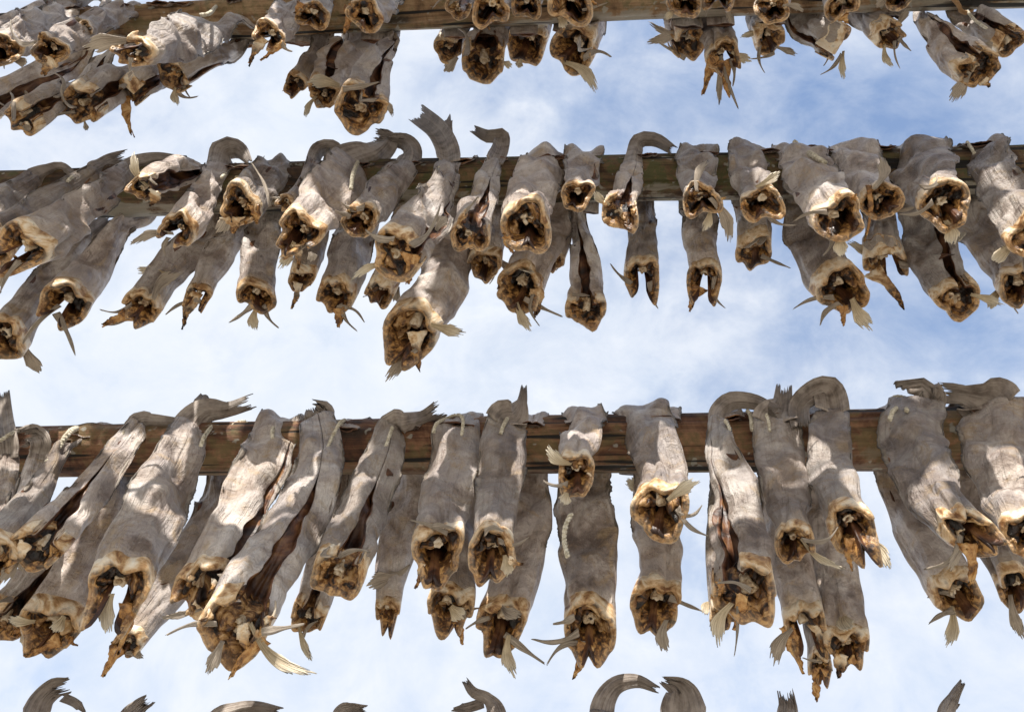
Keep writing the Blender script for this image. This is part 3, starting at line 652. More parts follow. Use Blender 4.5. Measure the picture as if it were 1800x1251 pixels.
# ---- lowest full pole, behind
fish('3B', body=[(40, 845, 40), (10, 890, 55), (-30, 940, 70)], lbl='darkest dried fish behind lowest pole at the far left edge')
fish('3B', body=[(150, 880, 60), (112, 960, 86), (60, 1030, 98), (5, 1095, 90)], phi=0, gap=.4, lbl='dried fish with orange slit hanging behind the lower left corner fish')
fish('3B', body=[(215, 850, 40), (205, 895, 74), (155, 980, 112), (112, 1060, 118), (86, 1105, 112)], tail=[(192, 868, 14), (192, 846, 22), (212, 838, 36)], phi=AWAY, gap=.3, o=.01, lobe=.03, ring=.55,
     fins=[('P', 110, 1085, 95, 1118, 26), ('p', 50, 1090, 15, 1086, 20), ('s', 90, 1130, 45, 1152, 18)], lbl='dried fish behind lowest pole with a curled tail loop, flat neck, left of the largest')
fish('3B', body=[(378, 845, 56), (368, 905, 72), (325, 990, 84), (268, 1070, 78), (222, 1135, 54)], phi=AWAY, gap=.5, lobe=.015,
     fins=[('p', 225, 1150, 253, 1156, 14), ('s', 200, 1150, 182, 1186, 20)], lbl='dried fish mostly hidden behind the largest one, only its thin ragged neck below')
fish('3B', body=[(612, 850, 70), (600, 930, 78), (570, 1010, 74), (538, 1085, 62)], phi=0, gap=.4, fins=[('p', 530, 1115, 548, 1160, 14), ('v', 540, 1110, 560, 1090, 8)], lbl='dried fish behind the long split one, small orange neck showing right of it')
fish('3B', body=[(722, 835, 70), (712, 890, 76), (700, 955, 74), (688, 1020, 58), (682, 1075, 44)], phi=AWAY, gap=.7, lobe=.05, ring=.4,
     fins=[('P', 690, 1015, 650, 1035, 34), ('V', 690, 1010, 722, 1000, 16)], lbl='narrow dark dried fish with a shredded neck behind the brushy bent tail')
fish('3B', body=[(806, 845, 84), (800, 940, 88), (796, 1015, 84), (788, 1070, 82)], phi=AWAY - .5, gap=.3, lobe=.035, ring=.6,
     fins=[('P', 795, 1068, 815, 1095, 34), ('v', 825, 1085, 850, 1068, 10), ('s', 805, 1105, 812, 1136, 14)], lbl='dried fish hanging right behind the left one of the close pale pair')
fish('3B', body=[(936, 842, 54), (934, 900, 76), (912, 980, 98), (892, 1050, 92), (880, 1098, 86)], phi=AWAY, gap=.35, lobe=.03, o=-.01,
     fins=[('v', 912, 1135, 958, 1166, 14), ('p', 900, 1140, 904, 1188, 26), ('P', 885, 1068, 912, 1090, 26), ('v', 850, 1090, 818, 1105, 9)], lbl='dried fish hanging behind the spike-tailed one, clear fin below its neck')
fish('3B', body=[(1026, 842, 86), (1028, 900, 104), (1034, 980, 112), (1036, 1050, 102), (1036, 1105, 92)], phi=AWAY, gap=.4, lobe=.05,
     fins=[('V', 1005, 1085, 972, 1105, 13), ('v', 992, 1115, 936, 1123, 13), ('v', 1000, 1168, 960, 1170, 12), ('s', 1020, 1160, 1008, 1190, 22)], lbl='long broad dried fish hanging straight below the shortest one, three thin fins left')
fish('3B', body=[(1152, 845, 84), (1158, 940, 88), (1160, 1010, 78), (1152, 1065, 92)], phi=AWAY, gap=.35, lobe=.03, ring=.7,
     fins=[('p', 1172, 1105, 1170, 1146, 26), ('v', 1195, 1055, 1236, 1074, 11), ('P', 1135, 860, 1100, 850, 26)], lbl='dried fish lit by a sun patch, behind the one with the wide triangular neck')
fish('3B', body=[(1275, 850, 50), (1272, 930, 60), (1270, 1010, 56), (1272, 1080, 50)], lbl='dried fish hidden behind the long curled tail fish, only its left edge shows')
fish('3B', body=[(1376, 850, 80), (1384, 960, 88), (1398, 1040, 86), (1415, 1105, 72)], phi=AWAY, gap=.5, open_=.8, lobe=.045, o=.01,
     fins=[('p', 1372, 1125, 1360, 1168, 28), ('s', 1390, 1120, 1412, 1178, 26), ('s', 1440, 1110, 1446, 1145, 22)], lbl='dried fish with an arched dark neck between two curled-tail fish, lowest pole')
fish('3B', body=[(1440, 900, 60), (1432, 1000, 50), (1436, 1100, 44), (1442, 1170, 40)], o=-.02, lobe=.03, fins=[('s', 1440, 1190, 1436, 1232, 22), ('v', 1465, 1085, 1410, 1155, 8)], lbl='thin dried fish hanging lowest of all behind lowest pole, orange shreds at its end')
fish('3B', body=[(1440, 850, 66), (1454, 950, 76), (1470, 1030, 80), (1484, 1095, 80), (1490, 1140, 72)], o=.012, phi=AWAY, lobe=.02, ring=.6,
     fins=[('P', 1482, 1080, 1495, 1125, 34), ('s', 1478, 1160, 1475, 1190, 22), ('s', 1500, 1160, 1515, 1172, 12)], lbl='dried fish hanging below the folded-tail one, pale fin over its tied neck')
fish('3B', body=[(1572, 835, 60), (1606, 910, 84), (1652, 995, 96), (1688, 1050, 84)], phi=AWAY, gap=.3, lobe=.015, tail=None,
     fins=[('v', 1665, 1046, 1630, 1050, 10), ('v', 1660, 1085, 1632, 1096, 12), ('p', 1665, 1095, 1665, 1136, 24)], lbl='dried fish behind the one tied with a bow, round neck hanging below it')
fish('3B', body=[(1720, 850, 80), (1752, 950, 84), (1788, 1035, 70)], fins=[('p', 1780, 1075, 1800, 1126, 22)], lbl='darkest dried fish at the right edge behind the lowest pole')
# ---- middle pole, in front
fish('2F', body=[(60, 312, 36), (15, 345, 56), (-40, 385, 80)], tail=[(128, 306, 12), (108, 293, 16), (88, 298, 22)], lbl='dried fish running off the left edge, thin hooked tail above the middle pole')
fish('2F', body=[(168, 300, 36), (112, 340, 56), (45, 385, 76), (-30, 435, 96)], tail=[(220, 276, 22), (196, 284, 28), (182, 292, 30)], o=-.005, lbl='dried fish with spiky tail tip, upper one of two lying side by side at left')
fish('2F', body=[(228, 298, 38), (192, 328, 58), (140, 372, 82), (82, 415, 106), (34, 440, 92)], tail=[(302, 281, 18), (275, 281, 26), (248, 287, 34)], phi=AWAY, gap=.4, open_=.4, lobe=.03, o=.03,
     fins=[('v', 22, 488, 0, 515, 10)], lbl='long dried fish at left of the middle pole with a large round dark neck')
fish('2F', body=[(355, 300, 48), (318, 303, 66), (278, 318, 68), (252, 332, 52)], phi=.5, gap=.9, o=.04, flat=.5,
     fins=[('p', 252, 305, 236, 270, 18), ('V', 262, 310, 278, 335, 8), ('s', 285, 350, 265, 362, 20)], lbl='small dried fish spread wide open sideways across the middle pole, brown inside')
fish('2F', body=[(386, 290, 44), (364, 335, 60), (334, 382, 80), (312, 405, 68)], tail=[(438, 284, 10), (420, 264, 28), (396, 262, 44)], phi=AWAY, gap=.4, open_=.55, lobe=.025, o=.015,
     fins=[('p', 262, 424, 232, 428, 18), ('v', 285, 440, 292, 450, 10)], lbl='dried fish with tall tail bent right and arched neck, left on middle pole')
fish('2F', body=[(494, 285, 56), (468, 312, 76), (438, 345, 84), (420, 362, 76)], phi=AWAY, gap=.5, o=.025,
     fins=[('V', 470, 352, 452, 316, 7), ('p', 388, 385, 384, 410, 26), ('s', 410, 390, 412, 412, 30), ('s', 448, 370, 452, 395, 18)], lbl='dried fish with a ragged dark neck and an amber lump hanging from it')
fish('2F', body=[(550, 282, 24), (538, 315, 28), (518, 342, 26), (500, 356, 30)], tail=[(606, 278, 12), (585, 258, 24), (562, 262, 28)], o=.0, fins=[('v', 490, 352, 478, 348, 10)], lbl='small dried fish with a thin hooked tail and tiny orange neck, middle pole')
fish('2F', body=[(622, 290, 96), (592, 332, 112), (555, 380, 98), (526, 410, 76)], tail=[(660, 238, 26), (682, 246, 34), (664, 268, 50)], phi=AWAY, gap=.3, lobe=.03, o=.04,
     fins=[('p', 500, 455, 492, 470, 24), ('P', 545, 445, 552, 470, 20), ('s', 520, 455, 524, 472, 14)], lbl='broad pale dried fish left of the twin tails, cream-rimmed oval neck')
fish('2F', body=[(716, 288, 44), (690, 322, 68), (658, 362, 72), (634, 388, 64)], tail=[(682, 246, 22), (708, 248, 30), (722, 262, 38)], phi=AWAY, gap=.35, o=.01,
     fins=[('v', 628, 352, 598, 354, 14), ('v', 600, 375, 588, 370, 12)], lbl='dried fish with a tail arched like a hook toward its twin, small dark neck')
fish('2F', body=[(788, 285, 44), (780, 325, 58), (756, 372, 92), (724, 418, 104), (700, 450, 92)], tail=[(738, 203, 36), (768, 228, 38), (784, 256, 42)], tail2=[(798, 262, 792, 214, 18)], phi=.8, gap=.4, o=.045, lobe=.02,
     fins=[('V', 728, 425, 765, 388, 12), ('P', 770, 402, 790, 395, 24), ('v', 668, 398, 642, 404, 16), ('p', 652, 480, 620, 490, 16), ('s', 720, 460, 715, 500, 26)], lbl='dried fish with the largest upright tail above the middle pole, triangular neck')
fish('2F', body=[(868, 285, 34), (858, 312, 46), (844, 352, 66), (830, 388, 76), (826, 410, 72)], tail=[(834, 228, 13), (858, 240, 22), (882, 240, 26), (878, 264, 30)], phi=.25, gap=.7, o=.03, flat=.3,
     fins=[('V', 818, 372, 840, 360, 7), ('s', 825, 425, 840, 440, 18)], lbl='dried fish with a long dark slit and a tail curled left above the middle pole')
fish('2F', body=[(960, 266, 76), (944, 305, 92), (932, 352, 94), (926, 398, 96)], phi=AWAY - .3, gap=.3, o=.02, lobe=.02,
     fins=[('s', 885, 430, 900, 445, 20)], lbl='broad grey dried fish with a wide cut neck, middle of the middle pole')
fish('2F', body=[(1026, 266, 72), (1022, 308, 68), (1013, 342, 60)], phi=AWAY, gap=.3, o=.015, fins=[], lbl='short dried fish with a round neck between wide-necked fish and slit one')
fish('2F', body=[(1112, 290, 40), (1102, 322, 56), (1094, 352, 62), (1090, 372, 74)], tail=[(1180, 262, 16), (1152, 246, 24), (1126, 246, 28), (1116, 266, 28)], phi=.45, gap=.6, o=.02, flat=.35, fins=[('p', 1058, 350, 1045, 338, 16)], lbl='slit dried fish with a thin tail bent right over bare wood, middle pole')
fish('2F', body=[(1225, 262, 72), (1226, 302, 74), (1230, 340, 66), (1232, 352, 70)], phi=AWAY, gap=.45, o=.015, lobe=.012,
     fins=[('P', 1228, 328, 1243, 292, 17), ('p', 1250, 385, 1238, 406, 18), ('p', 1268, 375, 1282, 425, 26)], lbl='short dried fish with an upright yellowish fin above its neck, middle pole')
fish('2F', body=[(1318, 256, 76), (1317, 302, 74), (1332, 338, 66), (1340, 356, 74)], phi=AWAY + .6, gap=.4, o=.015, lobe=.012,
     fins=[('P', 1335, 325, 1368, 316, 18), ('v', 1368, 392, 1400, 396, 8)], lbl='short grey dried fish right of the one with the upright fin, middle pole')
fish('2F', body=[(1402, 258, 84), (1426, 310, 100), (1456, 358, 92), (1475, 385, 86)], phi=AWAY - .4, gap=.3, o=.03, lobe=.012,
     fins=[('v', 1432, 376, 1394, 390, 9), ('v', 1455, 425, 1446, 450, 9), ('p', 1478, 440, 1480, 450, 28)], lbl='dried fish with frayed rope over its tail, round dark neck, middle pole')
fish('2F', body=[(1500, 256, 90), (1512, 302, 86), (1536, 340, 72), (1552, 355, 72)], phi=AWAY, gap=.4, o=.012,
     fins=[('P', 1538, 325, 1542, 300, 24), ('s', 1525, 350, 1520, 420, 9), ('v', 1590, 372, 1620, 358, 8)], lbl='dried fish with a brown strip hanging beside its neck, right of the rope one')
fish('2F', body=[(1608, 254, 110), (1620, 302, 116), (1648, 344, 94), (1664, 362, 88)], phi=AWAY, gap=.25, o=.03, lobe=.012,
     fins=[('v', 1620, 360, 1580, 376, 10), ('V', 1625, 325, 1650, 312, 12), ('p', 1665, 410, 1672, 430, 28)], lbl='widest grey dried fish on the right of the middle pole, cream neck rim')
fish('2F', body=[(1732, 254, 72), (1748, 302, 82), (1784, 366, 86), (1816, 418, 78)], o=.02, lbl='dried fish cut by the right edge on the middle pole, bare wood left of it')
# ---- middle pole, behind
fish('2B', body=[(158, 412, 36), (122, 455, 60), (66, 520, 80), (0, 595, 92)], tail=[(194, 384, 26), (178, 396, 26)], lbl='dried fish behind the middle pole running off the left edge, small dark tail')
fish('2B', body=[(262, 374, 36), (222, 392, 44), (190, 430, 60), (155, 482, 84), (112, 535, 92)], phi=AWAY, gap=.35, open_=.4, lobe=.03, o=.03,
     fins=[('v', 50, 592, 28, 628, 9), ('v', 104, 592, 132, 624, 12)], lbl='long dried fish reaching lower left of the middle pole, round neck with bright gap')
fish('2B', body=[(372, 405, 50), (332, 440, 76), (288, 490, 80), (248, 540, 74)], phi=AWAY, gap=.5, ring=.55, lobe=.03,
     fins=[('P', 285, 480, 242, 484, 22), ('v', 212, 535, 176, 544, 7), ('v', 200, 555, 178, 570, 12), ('s', 205, 565, 182, 572, 22), ('P', 275, 520, 318, 492, 26)], lbl='dried fish with a torn flattened neck and loose cream collar flap, behind middle pole')
fish('2B', body=[(418, 392, 50), (388, 440, 66), (362, 490, 56), (348, 520, 46)], phi=AWAY, gap=.8, open_=1.2, lobe=.045, ring=.6,
     fins=[('v', 328, 550, 291, 553, 10), ('s', 340, 530, 322, 576, 22)], lbl='dried fish with a hanging strip for a neck, next to the torn flattened one')
fish('2B', body=[(464, 390, 70), (458, 440, 74), (452, 490, 72), (452, 522, 74)], phi=AWAY, gap=.35, ring=.6,
     fins=[('p', 450, 555, 448, 582, 22), ('v', 420, 560, 401, 568, 10), ('v', 475, 552, 490, 576, 9)], lbl='dark straight dried fish behind the amber lump, rough flat neck')
fish('2B', body=[(550, 420, 56), (538, 460, 54), (528, 490, 48)], fins=[('s', 518, 515, 512, 542, 12)], lbl='small dried fish peeping out below the broad pale one, middle pole')
fish('2B', body=[(628, 400, 76), (614, 450, 82), (602, 498, 78), (590, 522, 70)], phi=AWAY - .4, gap=.35, ring=.65, o=.015, fins=[('v', 612, 555, 628, 582, 9), ('v', 615, 570, 640, 566, 9), ('s', 598, 560, 595, 575, 20)], lbl='dried fish below the hooked twin tail, cream collar and thin strands')
fish('2B', body=[(700, 440, 60), (682, 485, 62), (668, 515, 56)], o=.01, lbl='small dried fish with a round dark neck tucked under the triangular neck')
fish('2B', body=[(792, 420, 84), (786, 490, 104), (760, 535, 112), (722, 585, 104)], phi=AWAY - .5, gap=.3, lobe=.05, o=.01,
     fins=[('P', 765, 572, 818, 596, 24), ('p', 718, 645, 680, 668, 24), ('s', 735, 600, 738, 650, 24)], lbl='lowest dried fish of the middle pole, sunlit white neck with a pointed tip')
fish('2B', body=[(868, 385, 60), (862, 430, 66), (852, 468, 60)], o=.005, lbl='darkest neck behind the middle pole, between sunlit neck and fin-covered fish')
fish('2B', body=[(962, 395, 86), (946, 440, 92), (924, 485, 88), (912, 508, 88)], phi=AWAY - .4, gap=.3, o=.02, lobe=.025,
     fins=[('P', 935, 455, 935, 508, 24), ('v', 950, 543, 988, 556, 11), ('p', 915, 555, 932, 580, 22), ('v', 950, 540, 948, 572, 9), ('s', 942, 520, 942, 556, 20)], lbl='dried fish with a fan fin lying over its neck, below the broad grey one')
fish('2B', body=[(984, 385, 40), (982, 425, 44), (972, 462, 32)], lbl='dried fish edge showing behind the fan-fin one, middle pole')
fish('2B', body=[(1016, 385, 30), (1024, 430, 46), (1030, 485, 70), (1030, 545, 74)], phi=-.2, gap=.55, flat=.4, ring=.75, fins=[('V', 1012, 518, 1042, 530, 7)], lbl='pale dried fish slit open like a pair of legs, behind middle pole')
fish('2B', body=[(1132, 372, 44), (1128, 420, 60), (1128, 465, 66), (1129, 485, 68)], phi=AWAY, gap=.5, open_=.55, lobe=.05,
     fins=[('v', 1096, 490, 1073, 464, 8), ('v', 1156, 520, 1158, 544, 8)], lbl='dark dried fish with an arched neck like two prongs, below the slit fish')
fish('2B', body=[(1230, 372, 64), (1232, 425, 70), (1238, 470, 62), (1237, 490, 64)], phi=AWAY, gap=.45, open_=.5, lobe=.05, fins=[('v', 1262, 500, 1275, 542, 9), ('s', 1220, 530, 1212, 545, 20)], lbl='dark dried fish with forked neck lobes below the upright fin one')
fish('2B', body=[(1326, 365, 84), (1325, 400, 70), (1326, 432, 64), (1326, 442, 68)], phi=AWAY, gap=.3, fins=[('v', 1358, 458, 1390, 471, 8), ('P', 1335, 425, 1340, 400, 22), ('V', 1312, 430, 1310, 390, 8)], lbl='small dried fish with a round neck below the short grey one')
fish('2B', body=[(1418, 368, 92), (1430, 420, 106), (1458, 478, 100), (1482, 508, 92)], phi=AWAY + .3, gap=.3, lobe=.025, o=.015,
     fins=[('v', 1440, 532, 1394, 543, 10), ('v', 1465, 556, 1442, 572, 14), ('p', 1508, 540, 1532, 578, 30), ('s', 1480, 555, 1482, 572, 14)], lbl='broad dried fish below the rope one, square cream neck with a clear fin')
fish('2B', body=[(1546, 390, 60), (1550, 425, 70), (1554, 452, 72), (1556, 462, 76)], phi=AWAY - .2, gap=.4, open_=.5, lobe=.03,
     fins=[('s', 1545, 500, 1588, 542, 22), ('v', 1592, 462, 1620, 456, 12), ('V', 1545, 425, 1565, 440, 24), ('p', 1500, 450, 1492, 425, 16)], lbl='dried fish with an arched brown neck and a long torn flap, behind middle pole')
fish('2B', body=[(1622, 388, 80), (1640, 440, 96), (1664, 490, 84), (1685, 525, 76)], phi=.7, gap=.3, fins=[('p', 1735, 520, 1763, 534, 18), ('P', 1672, 410, 1680, 450, 30)], lbl='dried fish with slit right side, hanging below the widest grey one')
fish('2B', body=[(1702, 360, 72), (1736, 412, 86), (1776, 470, 82), (1794, 508, 72)], lbl='dried fish near the right edge hanging behind the middle pole')
# ---- top pole, in front
fish('1F', body=[(150, 8, 24), (100, 8, 34), (50, 28, 40), (-10, 55, 46), (-60, 80, 60)], lbl='dried fish arching over the pole at the top left corner')
fish('1F', body=[(372, 44, 88), (322, 62, 98), (268, 80, 84), (232, 88, 66)], phi=-1.9, gap=.5, o=.03, open_=.7, lobe=.03, fins=[('V', 230, 105, 232, 140, 8), ('p', 175, 60, 150, 85, 34)], lbl='big smooth dried fish at the top left with a curled orange neck')
fish('1F', body=[(240, 12, 40), (180, 36, 52), (120, 66, 62), (88, 86, 62)], phi=AWAY, gap=.5, o=.015, fins=[('V', 60, 72, 35, 58, 10), ('s', 85, 115, 75, 132, 24)], lbl='dried fish with orange shreds on its neck, left of the big smooth one')
fish('1F', body=[(130, 18, 48), (72, 46, 66), (25, 74, 70), (5, 88, 66)], o=.02, phi=AWAY, lbl='dried fish with a dark neck at the left edge, upper of its stack')
fish('1F', body=[(188, 2, 16), (182, 14, 18), (174, 30, 20), (150, 50, 30)], tail=[(140, 6, 18), (165, -10, 20)], lbl='thin looped fish tail over the pole in the top left corner')
fish('1F', body=[(514, 12, 58), (494, 42, 64), (474, 62, 60)], phi=AWAY, gap=.4, open_=.6, o=.03, lobe=.025, fins=[('V', 498, 78, 516, 104, 8), ('s', 440, 100, 438, 114, 16), ('s', 500, 98, 460, 106, 10)], lbl='dried fish with a squarish brown neck against bare pole, top left of centre')
fish('1F', body=[(566, -30, 60), (556, 0, 62), (550, 26, 60)], phi=AWAY, o=.02, gap=.4, fins=[('s', 525, 10, 520, 30, 14)], lbl='dark hollow dried fish neck at top between square neck and curled neck')
fish('1F', body=[(672, -20, 90), (655, 6, 84), (642, 26, 66)], phi=AWAY - .2, gap=.5, o=.03, fins=[('s', 610, 25, 604, 60, 18)], lbl='grey dried fish at top whose cut neck edges curl like scrolls')
fish('1F', body=[(818, -38, 48), (812, -8, 50), (807, 14, 46)], phi=.3, gap=.5, fins=[('V', 800, 0, 790, 22, 8), ('v', 785, 0, 760, 16, 5)], lbl='first dried fish neck of the cluster right of the bare top pole')
fish('1F', body=[(872, -36, 68), (868, -8, 70), (865, 14, 70)], phi=AWAY, o=.02, gap=.3, fins=[], lbl='second neck of the upper cluster, with a cream bone at its right')
fish('1F', body=[(928, -38, 58), (927, -12, 60), (926, 8, 58)], phi=AWAY, gap=.3, fins=[], lbl='third neck of the upper cluster, darker and half cut by the frame')
fish('1F', body=[(1002, -38, 76), (1003, -12, 82), (1003, 4, 86)], phi=AWAY, gap=.3, o=.02, fins=[('v', 1035, 15, 1068, 5, 6), ('p', 985, 35, 992, 50, 20)], lbl='fourth and widest neck of the upper cluster at the top edge')
fish('1F', body=[(1206, -48, 64), (1204, -20, 66), (1204, 2, 66)], phi=AWAY, gap=.3, fins=[('p', 1182, 22, 1168, 34, 14), ('v', 1175, 0, 1160, 5, 9)], lbl='dried fish neck at the top edge above the one with a leaf-like fin')
fish('1F', body=[(1264, -50, 58), (1263, -24, 58), (1263, -6, 60)], phi=AWAY, gap=.5, open_=.6, lobe=.03, fins=[('v', 1241, 15, 1240, 30, 7), ('p', 1282, 15, 1284, 40, 10)], lbl='dried fish neck of two pale lobes at the top edge')
fish('1F', body=[(1356, -45, 60), (1357, -15, 60), (1359, 15, 60)], phi=AWAY, gap=.3, o=.015, fins=[('p', 1390, 12, 1412, 20, 12)], lbl='dried fish neck above another round neck, upper right at the top pole')
fish('1F', body=[(1468, -45, 58), (1474, -15, 60), (1479, 8, 60)], phi=AWAY, gap=.4, fins=[('s', 1482, 30, 1490, 42, 16)], lbl='dried fish neck with an orange drip at the top edge, right of centre')
fish('1F', body=[(1576, -52, 54), (1580, -26, 54), (1582, -6, 54)], phi=AWAY, gap=.3, fins=[('p', 1545, 2, 1540, 12, 18)], lbl='rightmost dried fish neck touching the top edge')
# ---- top pole, behind
fish('1B', body=[(420, 82, 36), (372, 100, 54), (324, 122, 68), (302, 134, 70)], phi=1.2, gap=.35, o=.04, fins=[('v', 325, 145, 334, 172, 8), ('v', 320, 165, 348, 170, 8), ('p', 312, 170, 312, 184, 16)], lbl='dried fish ending rightmost in the lower top-left stack, tail under bare pole')
fish('1B', body=[(300, 108, 56), (255, 140, 66), (228, 164, 60)], phi=.6, gap=.4, o=.02, fins=[('s', 222, 200, 233, 238, 16), ('V', 215, 150, 232, 135, 8)], lbl='dried fish with a long pointed shred below its neck, top left stack')
fish('1B', body=[(250, 118, 66), (196, 150, 84), (140, 186, 82)], phi=.35, gap=.45, o=.02, fins=[('V', 98, 165, 98, 140, 8), ('V', 130, 185, 124, 168, 6), ('v', 90, 215, 55, 218, 6), ('p', 150, 220, 152, 230, 10)], lbl='slit dried fish with a wide dark neck, second lowest in the top left stack')
fish('1B', body=[(150, 138, 56), (90, 172, 70), (34, 206, 70)], phi=.3, gap=.45, o=.02, fins=[('V', 22, 200, 20, 160, 8), ('p', 40, 220, 55, 230, 16), ('p', 65, 165, 45, 160, 10)], lbl='lowest dried fish at the left edge of the top left stack')
fish('1B', body=[(130, 108, 50), (70, 136, 64), (5, 168, 72), (-40, 190, 70)], phi=.3, gap=.6, o=.0, lbl='dried fish with orange inside at the left edge, middle of its stack')
fish('1B', body=[(632, 62, 88), (612, 98, 100), (588, 138, 84), (568, 164, 54)], phi=-.6, gap=.3, fins=[('P', 590, 150, 545, 154, 26), ('p', 550, 180, 536, 206, 12), ('v', 560, 180, 570, 190, 8)], lbl='broad dark brown dried fish with a fan fin, under the scroll-edged neck')
fish('1B', body=[(566, 80, 44), (540, 116, 46), (518, 148, 40)], phi=AWAY, o=.01, lbl='narrow dried fish left of the broad dark brown one, small pale bone')
fish('1B', body=[(690, 66, 24), (672, 98, 48), (652, 142, 84), (636, 188, 94)], phi=.25, gap=.4, o=.05, flat=.4, fins=[('p', 678, 180, 690, 204, 12), ('V', 612, 155, 668, 156, 12), ('V', 655, 172, 625, 152, 9)], lbl='pale slit dried fish hanging lowest from the top pole, large dark neck')
fish('1B', body=[(806, 38, 50), (796, 66, 52), (788, 88, 50)], phi=.9, gap=.4, fins=[('p', 806, 122, 782, 126, 22)], lbl='lower left neck of the upper cluster, beside the open bellied one')
fish('1B', body=[(862, 40, 76), (856, 72, 84), (851, 106, 84)], phi=.1, gap=.75, o=.02, fins=[('V', 815, 90, 806, 60, 10), ('p', 888, 112, 900, 118, 14)], lbl='open bellied dried fish with ribs showing, lowest of the upper cluster')
fish('1B', body=[(950, 36, 60), (936, 58, 76), (926, 78, 76)], phi=AWAY, gap=.3, fins=[('p', 915, 108, 912, 120, 16), ('P', 962, 45, 950, 55, 24)], lbl='round dark neck between the open bellied fish and the wide hollow neck')
fish('1B', body=[(1046, 32, 54), (1034, 56, 66), (1008, 84, 88)], phi=AWAY, gap=.3, o=.02, fins=[('p', 1005, 128, 1048, 160, 24), ('v', 1038, 102, 1074, 100, 12), ('V', 1020, 70, 1042, 96, 10)], lbl='wide hollow neck at lower right of the upper cluster, pale fin below')
fish('1B', body=[(1188, 28, 54), (1196, 52, 62), (1212, 74, 66)], phi=-1, gap=.3, fins=[('p', 1162, 36, 1138, 76, 20), ('p', 1156, 32, 1142, 40, 12), ('v', 1190, 98, 1156, 74, 8)], lbl='dried fish with a leaf-like fin at its left, behind the top pole')
fish('1B', body=[(1254, 34, 66), (1262, 66, 62), (1270, 98, 58)], phi=AWAY - .2, gap=.5, open_=.6, lobe=.05, fins=[('p', 1258, 155, 1264, 180, 12), ('v', 1278, 168, 1297, 190, 9), ('v', 1304, 136, 1288, 152, 9), ('s', 1240, 125, 1236, 165, 18), ('s', 1272, 140, 1282, 168, 26), ('p', 1308, 95, 1320, 108, 18)], lbl='most ragged dried fish of the top pole, shredded neck like torn legs')
fish('1B', body=[(1332, 28, 46), (1344, 52, 56), (1354, 70, 60)], phi=AWAY, gap=.4, fins=[('p', 1385, 96, 1402, 96, 13), ('v', 1333, 100, 1344, 128, 7), ('v', 1350, 104, 1320, 104, 6), ('p', 1308, 45, 1302, 64, 12)], lbl='dried fish with a round neck directly below another neck, upper right')
fish('1B', body=[(1412, 40, 60), (1444, 60, 70), (1474, 76, 66)], phi=-.9, gap=.35, o=.02, fins=[('v', 1452, 90, 1448, 116, 7), ('v', 1468, 112, 1441, 132, 8), ('p', 1486, 112, 1483, 138, 14), ('V', 1468, 50, 1478, 40, 10)], lbl='dried fish pointing right with a hollow neck and thin hanging fins')
fish('1B', body=[(1510, 24, 46), (1540, 44, 54), (1564, 64, 56)], phi=AWAY, gap=.35, o=.01, fins=[('p', 1556, 98, 1568, 118, 14), ('v', 1582, 98, 1582, 121, 5), ('v', 1597, 78, 1602, 90, 8), ('p', 1582, 42, 1600, 15, 14)], lbl='dried fish with a small boxy neck, left of the lone wide fish')
fish('1B', body=[(1614, 18, 18), (1640, 52, 48), (1682, 96, 88), (1722, 118, 70)], phi=.7, gap=.4, o=.02, fins=[('p', 1694, 142, 1674, 178, 28), ('V', 1700, 96, 1690, 112, 8), ('s', 1730, 145, 1740, 154, 14)], lbl='lone wide dried fish at upper right with a pale fan fin hanging')
fish('1B', body=[(1690, 26, 46), (1735, 46, 62), (1778, 74, 56)], phi=.5, gap=.3, o=.04, fins=[('V', 1740, 80, 1710, 88, 10)], lbl='dried fish cut by the right edge, brown string on its back, under top pole')
# ---- the next pole down: only the tails show
def low(tail, body, lbl, tail2=None, fx=0):
    tail = [(x, y, w * .8) for x, y, w in tail]
    x, y, w = body[-1]; fish('4F', body=body + [(x + fx * .4, y + 90, w + 12), (x + fx * .8, y + 190, w + 22), (x + fx, y + 270, w + 20)], tail=tail, lbl=lbl, fins=[], tail2=tail2)
low([(112, 1206, 34), (92, 1212, 44), (72, 1232, 48)], [(58, 1262, 46)], 'brown fan-shaped tail rising over the bottom edge at left', [(110, 1225, 152, 1252, 14)], -120)
low([(258, 1232, 26), (242, 1244, 34)], [(225, 1266, 40)], 'frayed brush-ended tail at the bottom edge, second from left', None, -110)
low([(490, 1248, 14), (450, 1242, 24), (415, 1248, 34)], [(380, 1270, 44)], 'low dark tail ridge at the bottom edge, third from left', None, -90)
low([(640, 1246, 16), (615, 1246, 24)], [(600, 1264, 40)], 'barely showing tail tip at the bottom edge, left of the V-shaped tail', None, -50)
low([(818, 1196, 14), (832, 1216, 22), (858, 1228, 26)], [(872, 1258, 40)], 'V-shaped tail at the bottom edge near the middle', [(850, 1234, 790, 1246, 16)], -10)
low([(1154, 1210, 14), (1118, 1196, 28), (1080, 1206, 40)], [(1058, 1250, 46)], 'pale tail arching right above the bottom edge', None, 10)
low([(1168, 1196, 16), (1192, 1208, 46), (1200, 1224, 74)], [(1202, 1262, 84)], 'broad rounded tail at the bottom edge beside the arching one', None, 30)
low([(1381, 1220, 34), (1384, 1238, 38)], [(1386, 1268, 42)], 'short upright brush of tail at the bottom edge, right half', None, 60)
low([(1692, 1198, 12), (1678, 1222, 22)], [(1664, 1262, 34)], 'rightmost slim tail rising from the bottom edge', [(1668, 1250, 1684, 1236, 12)], 90)

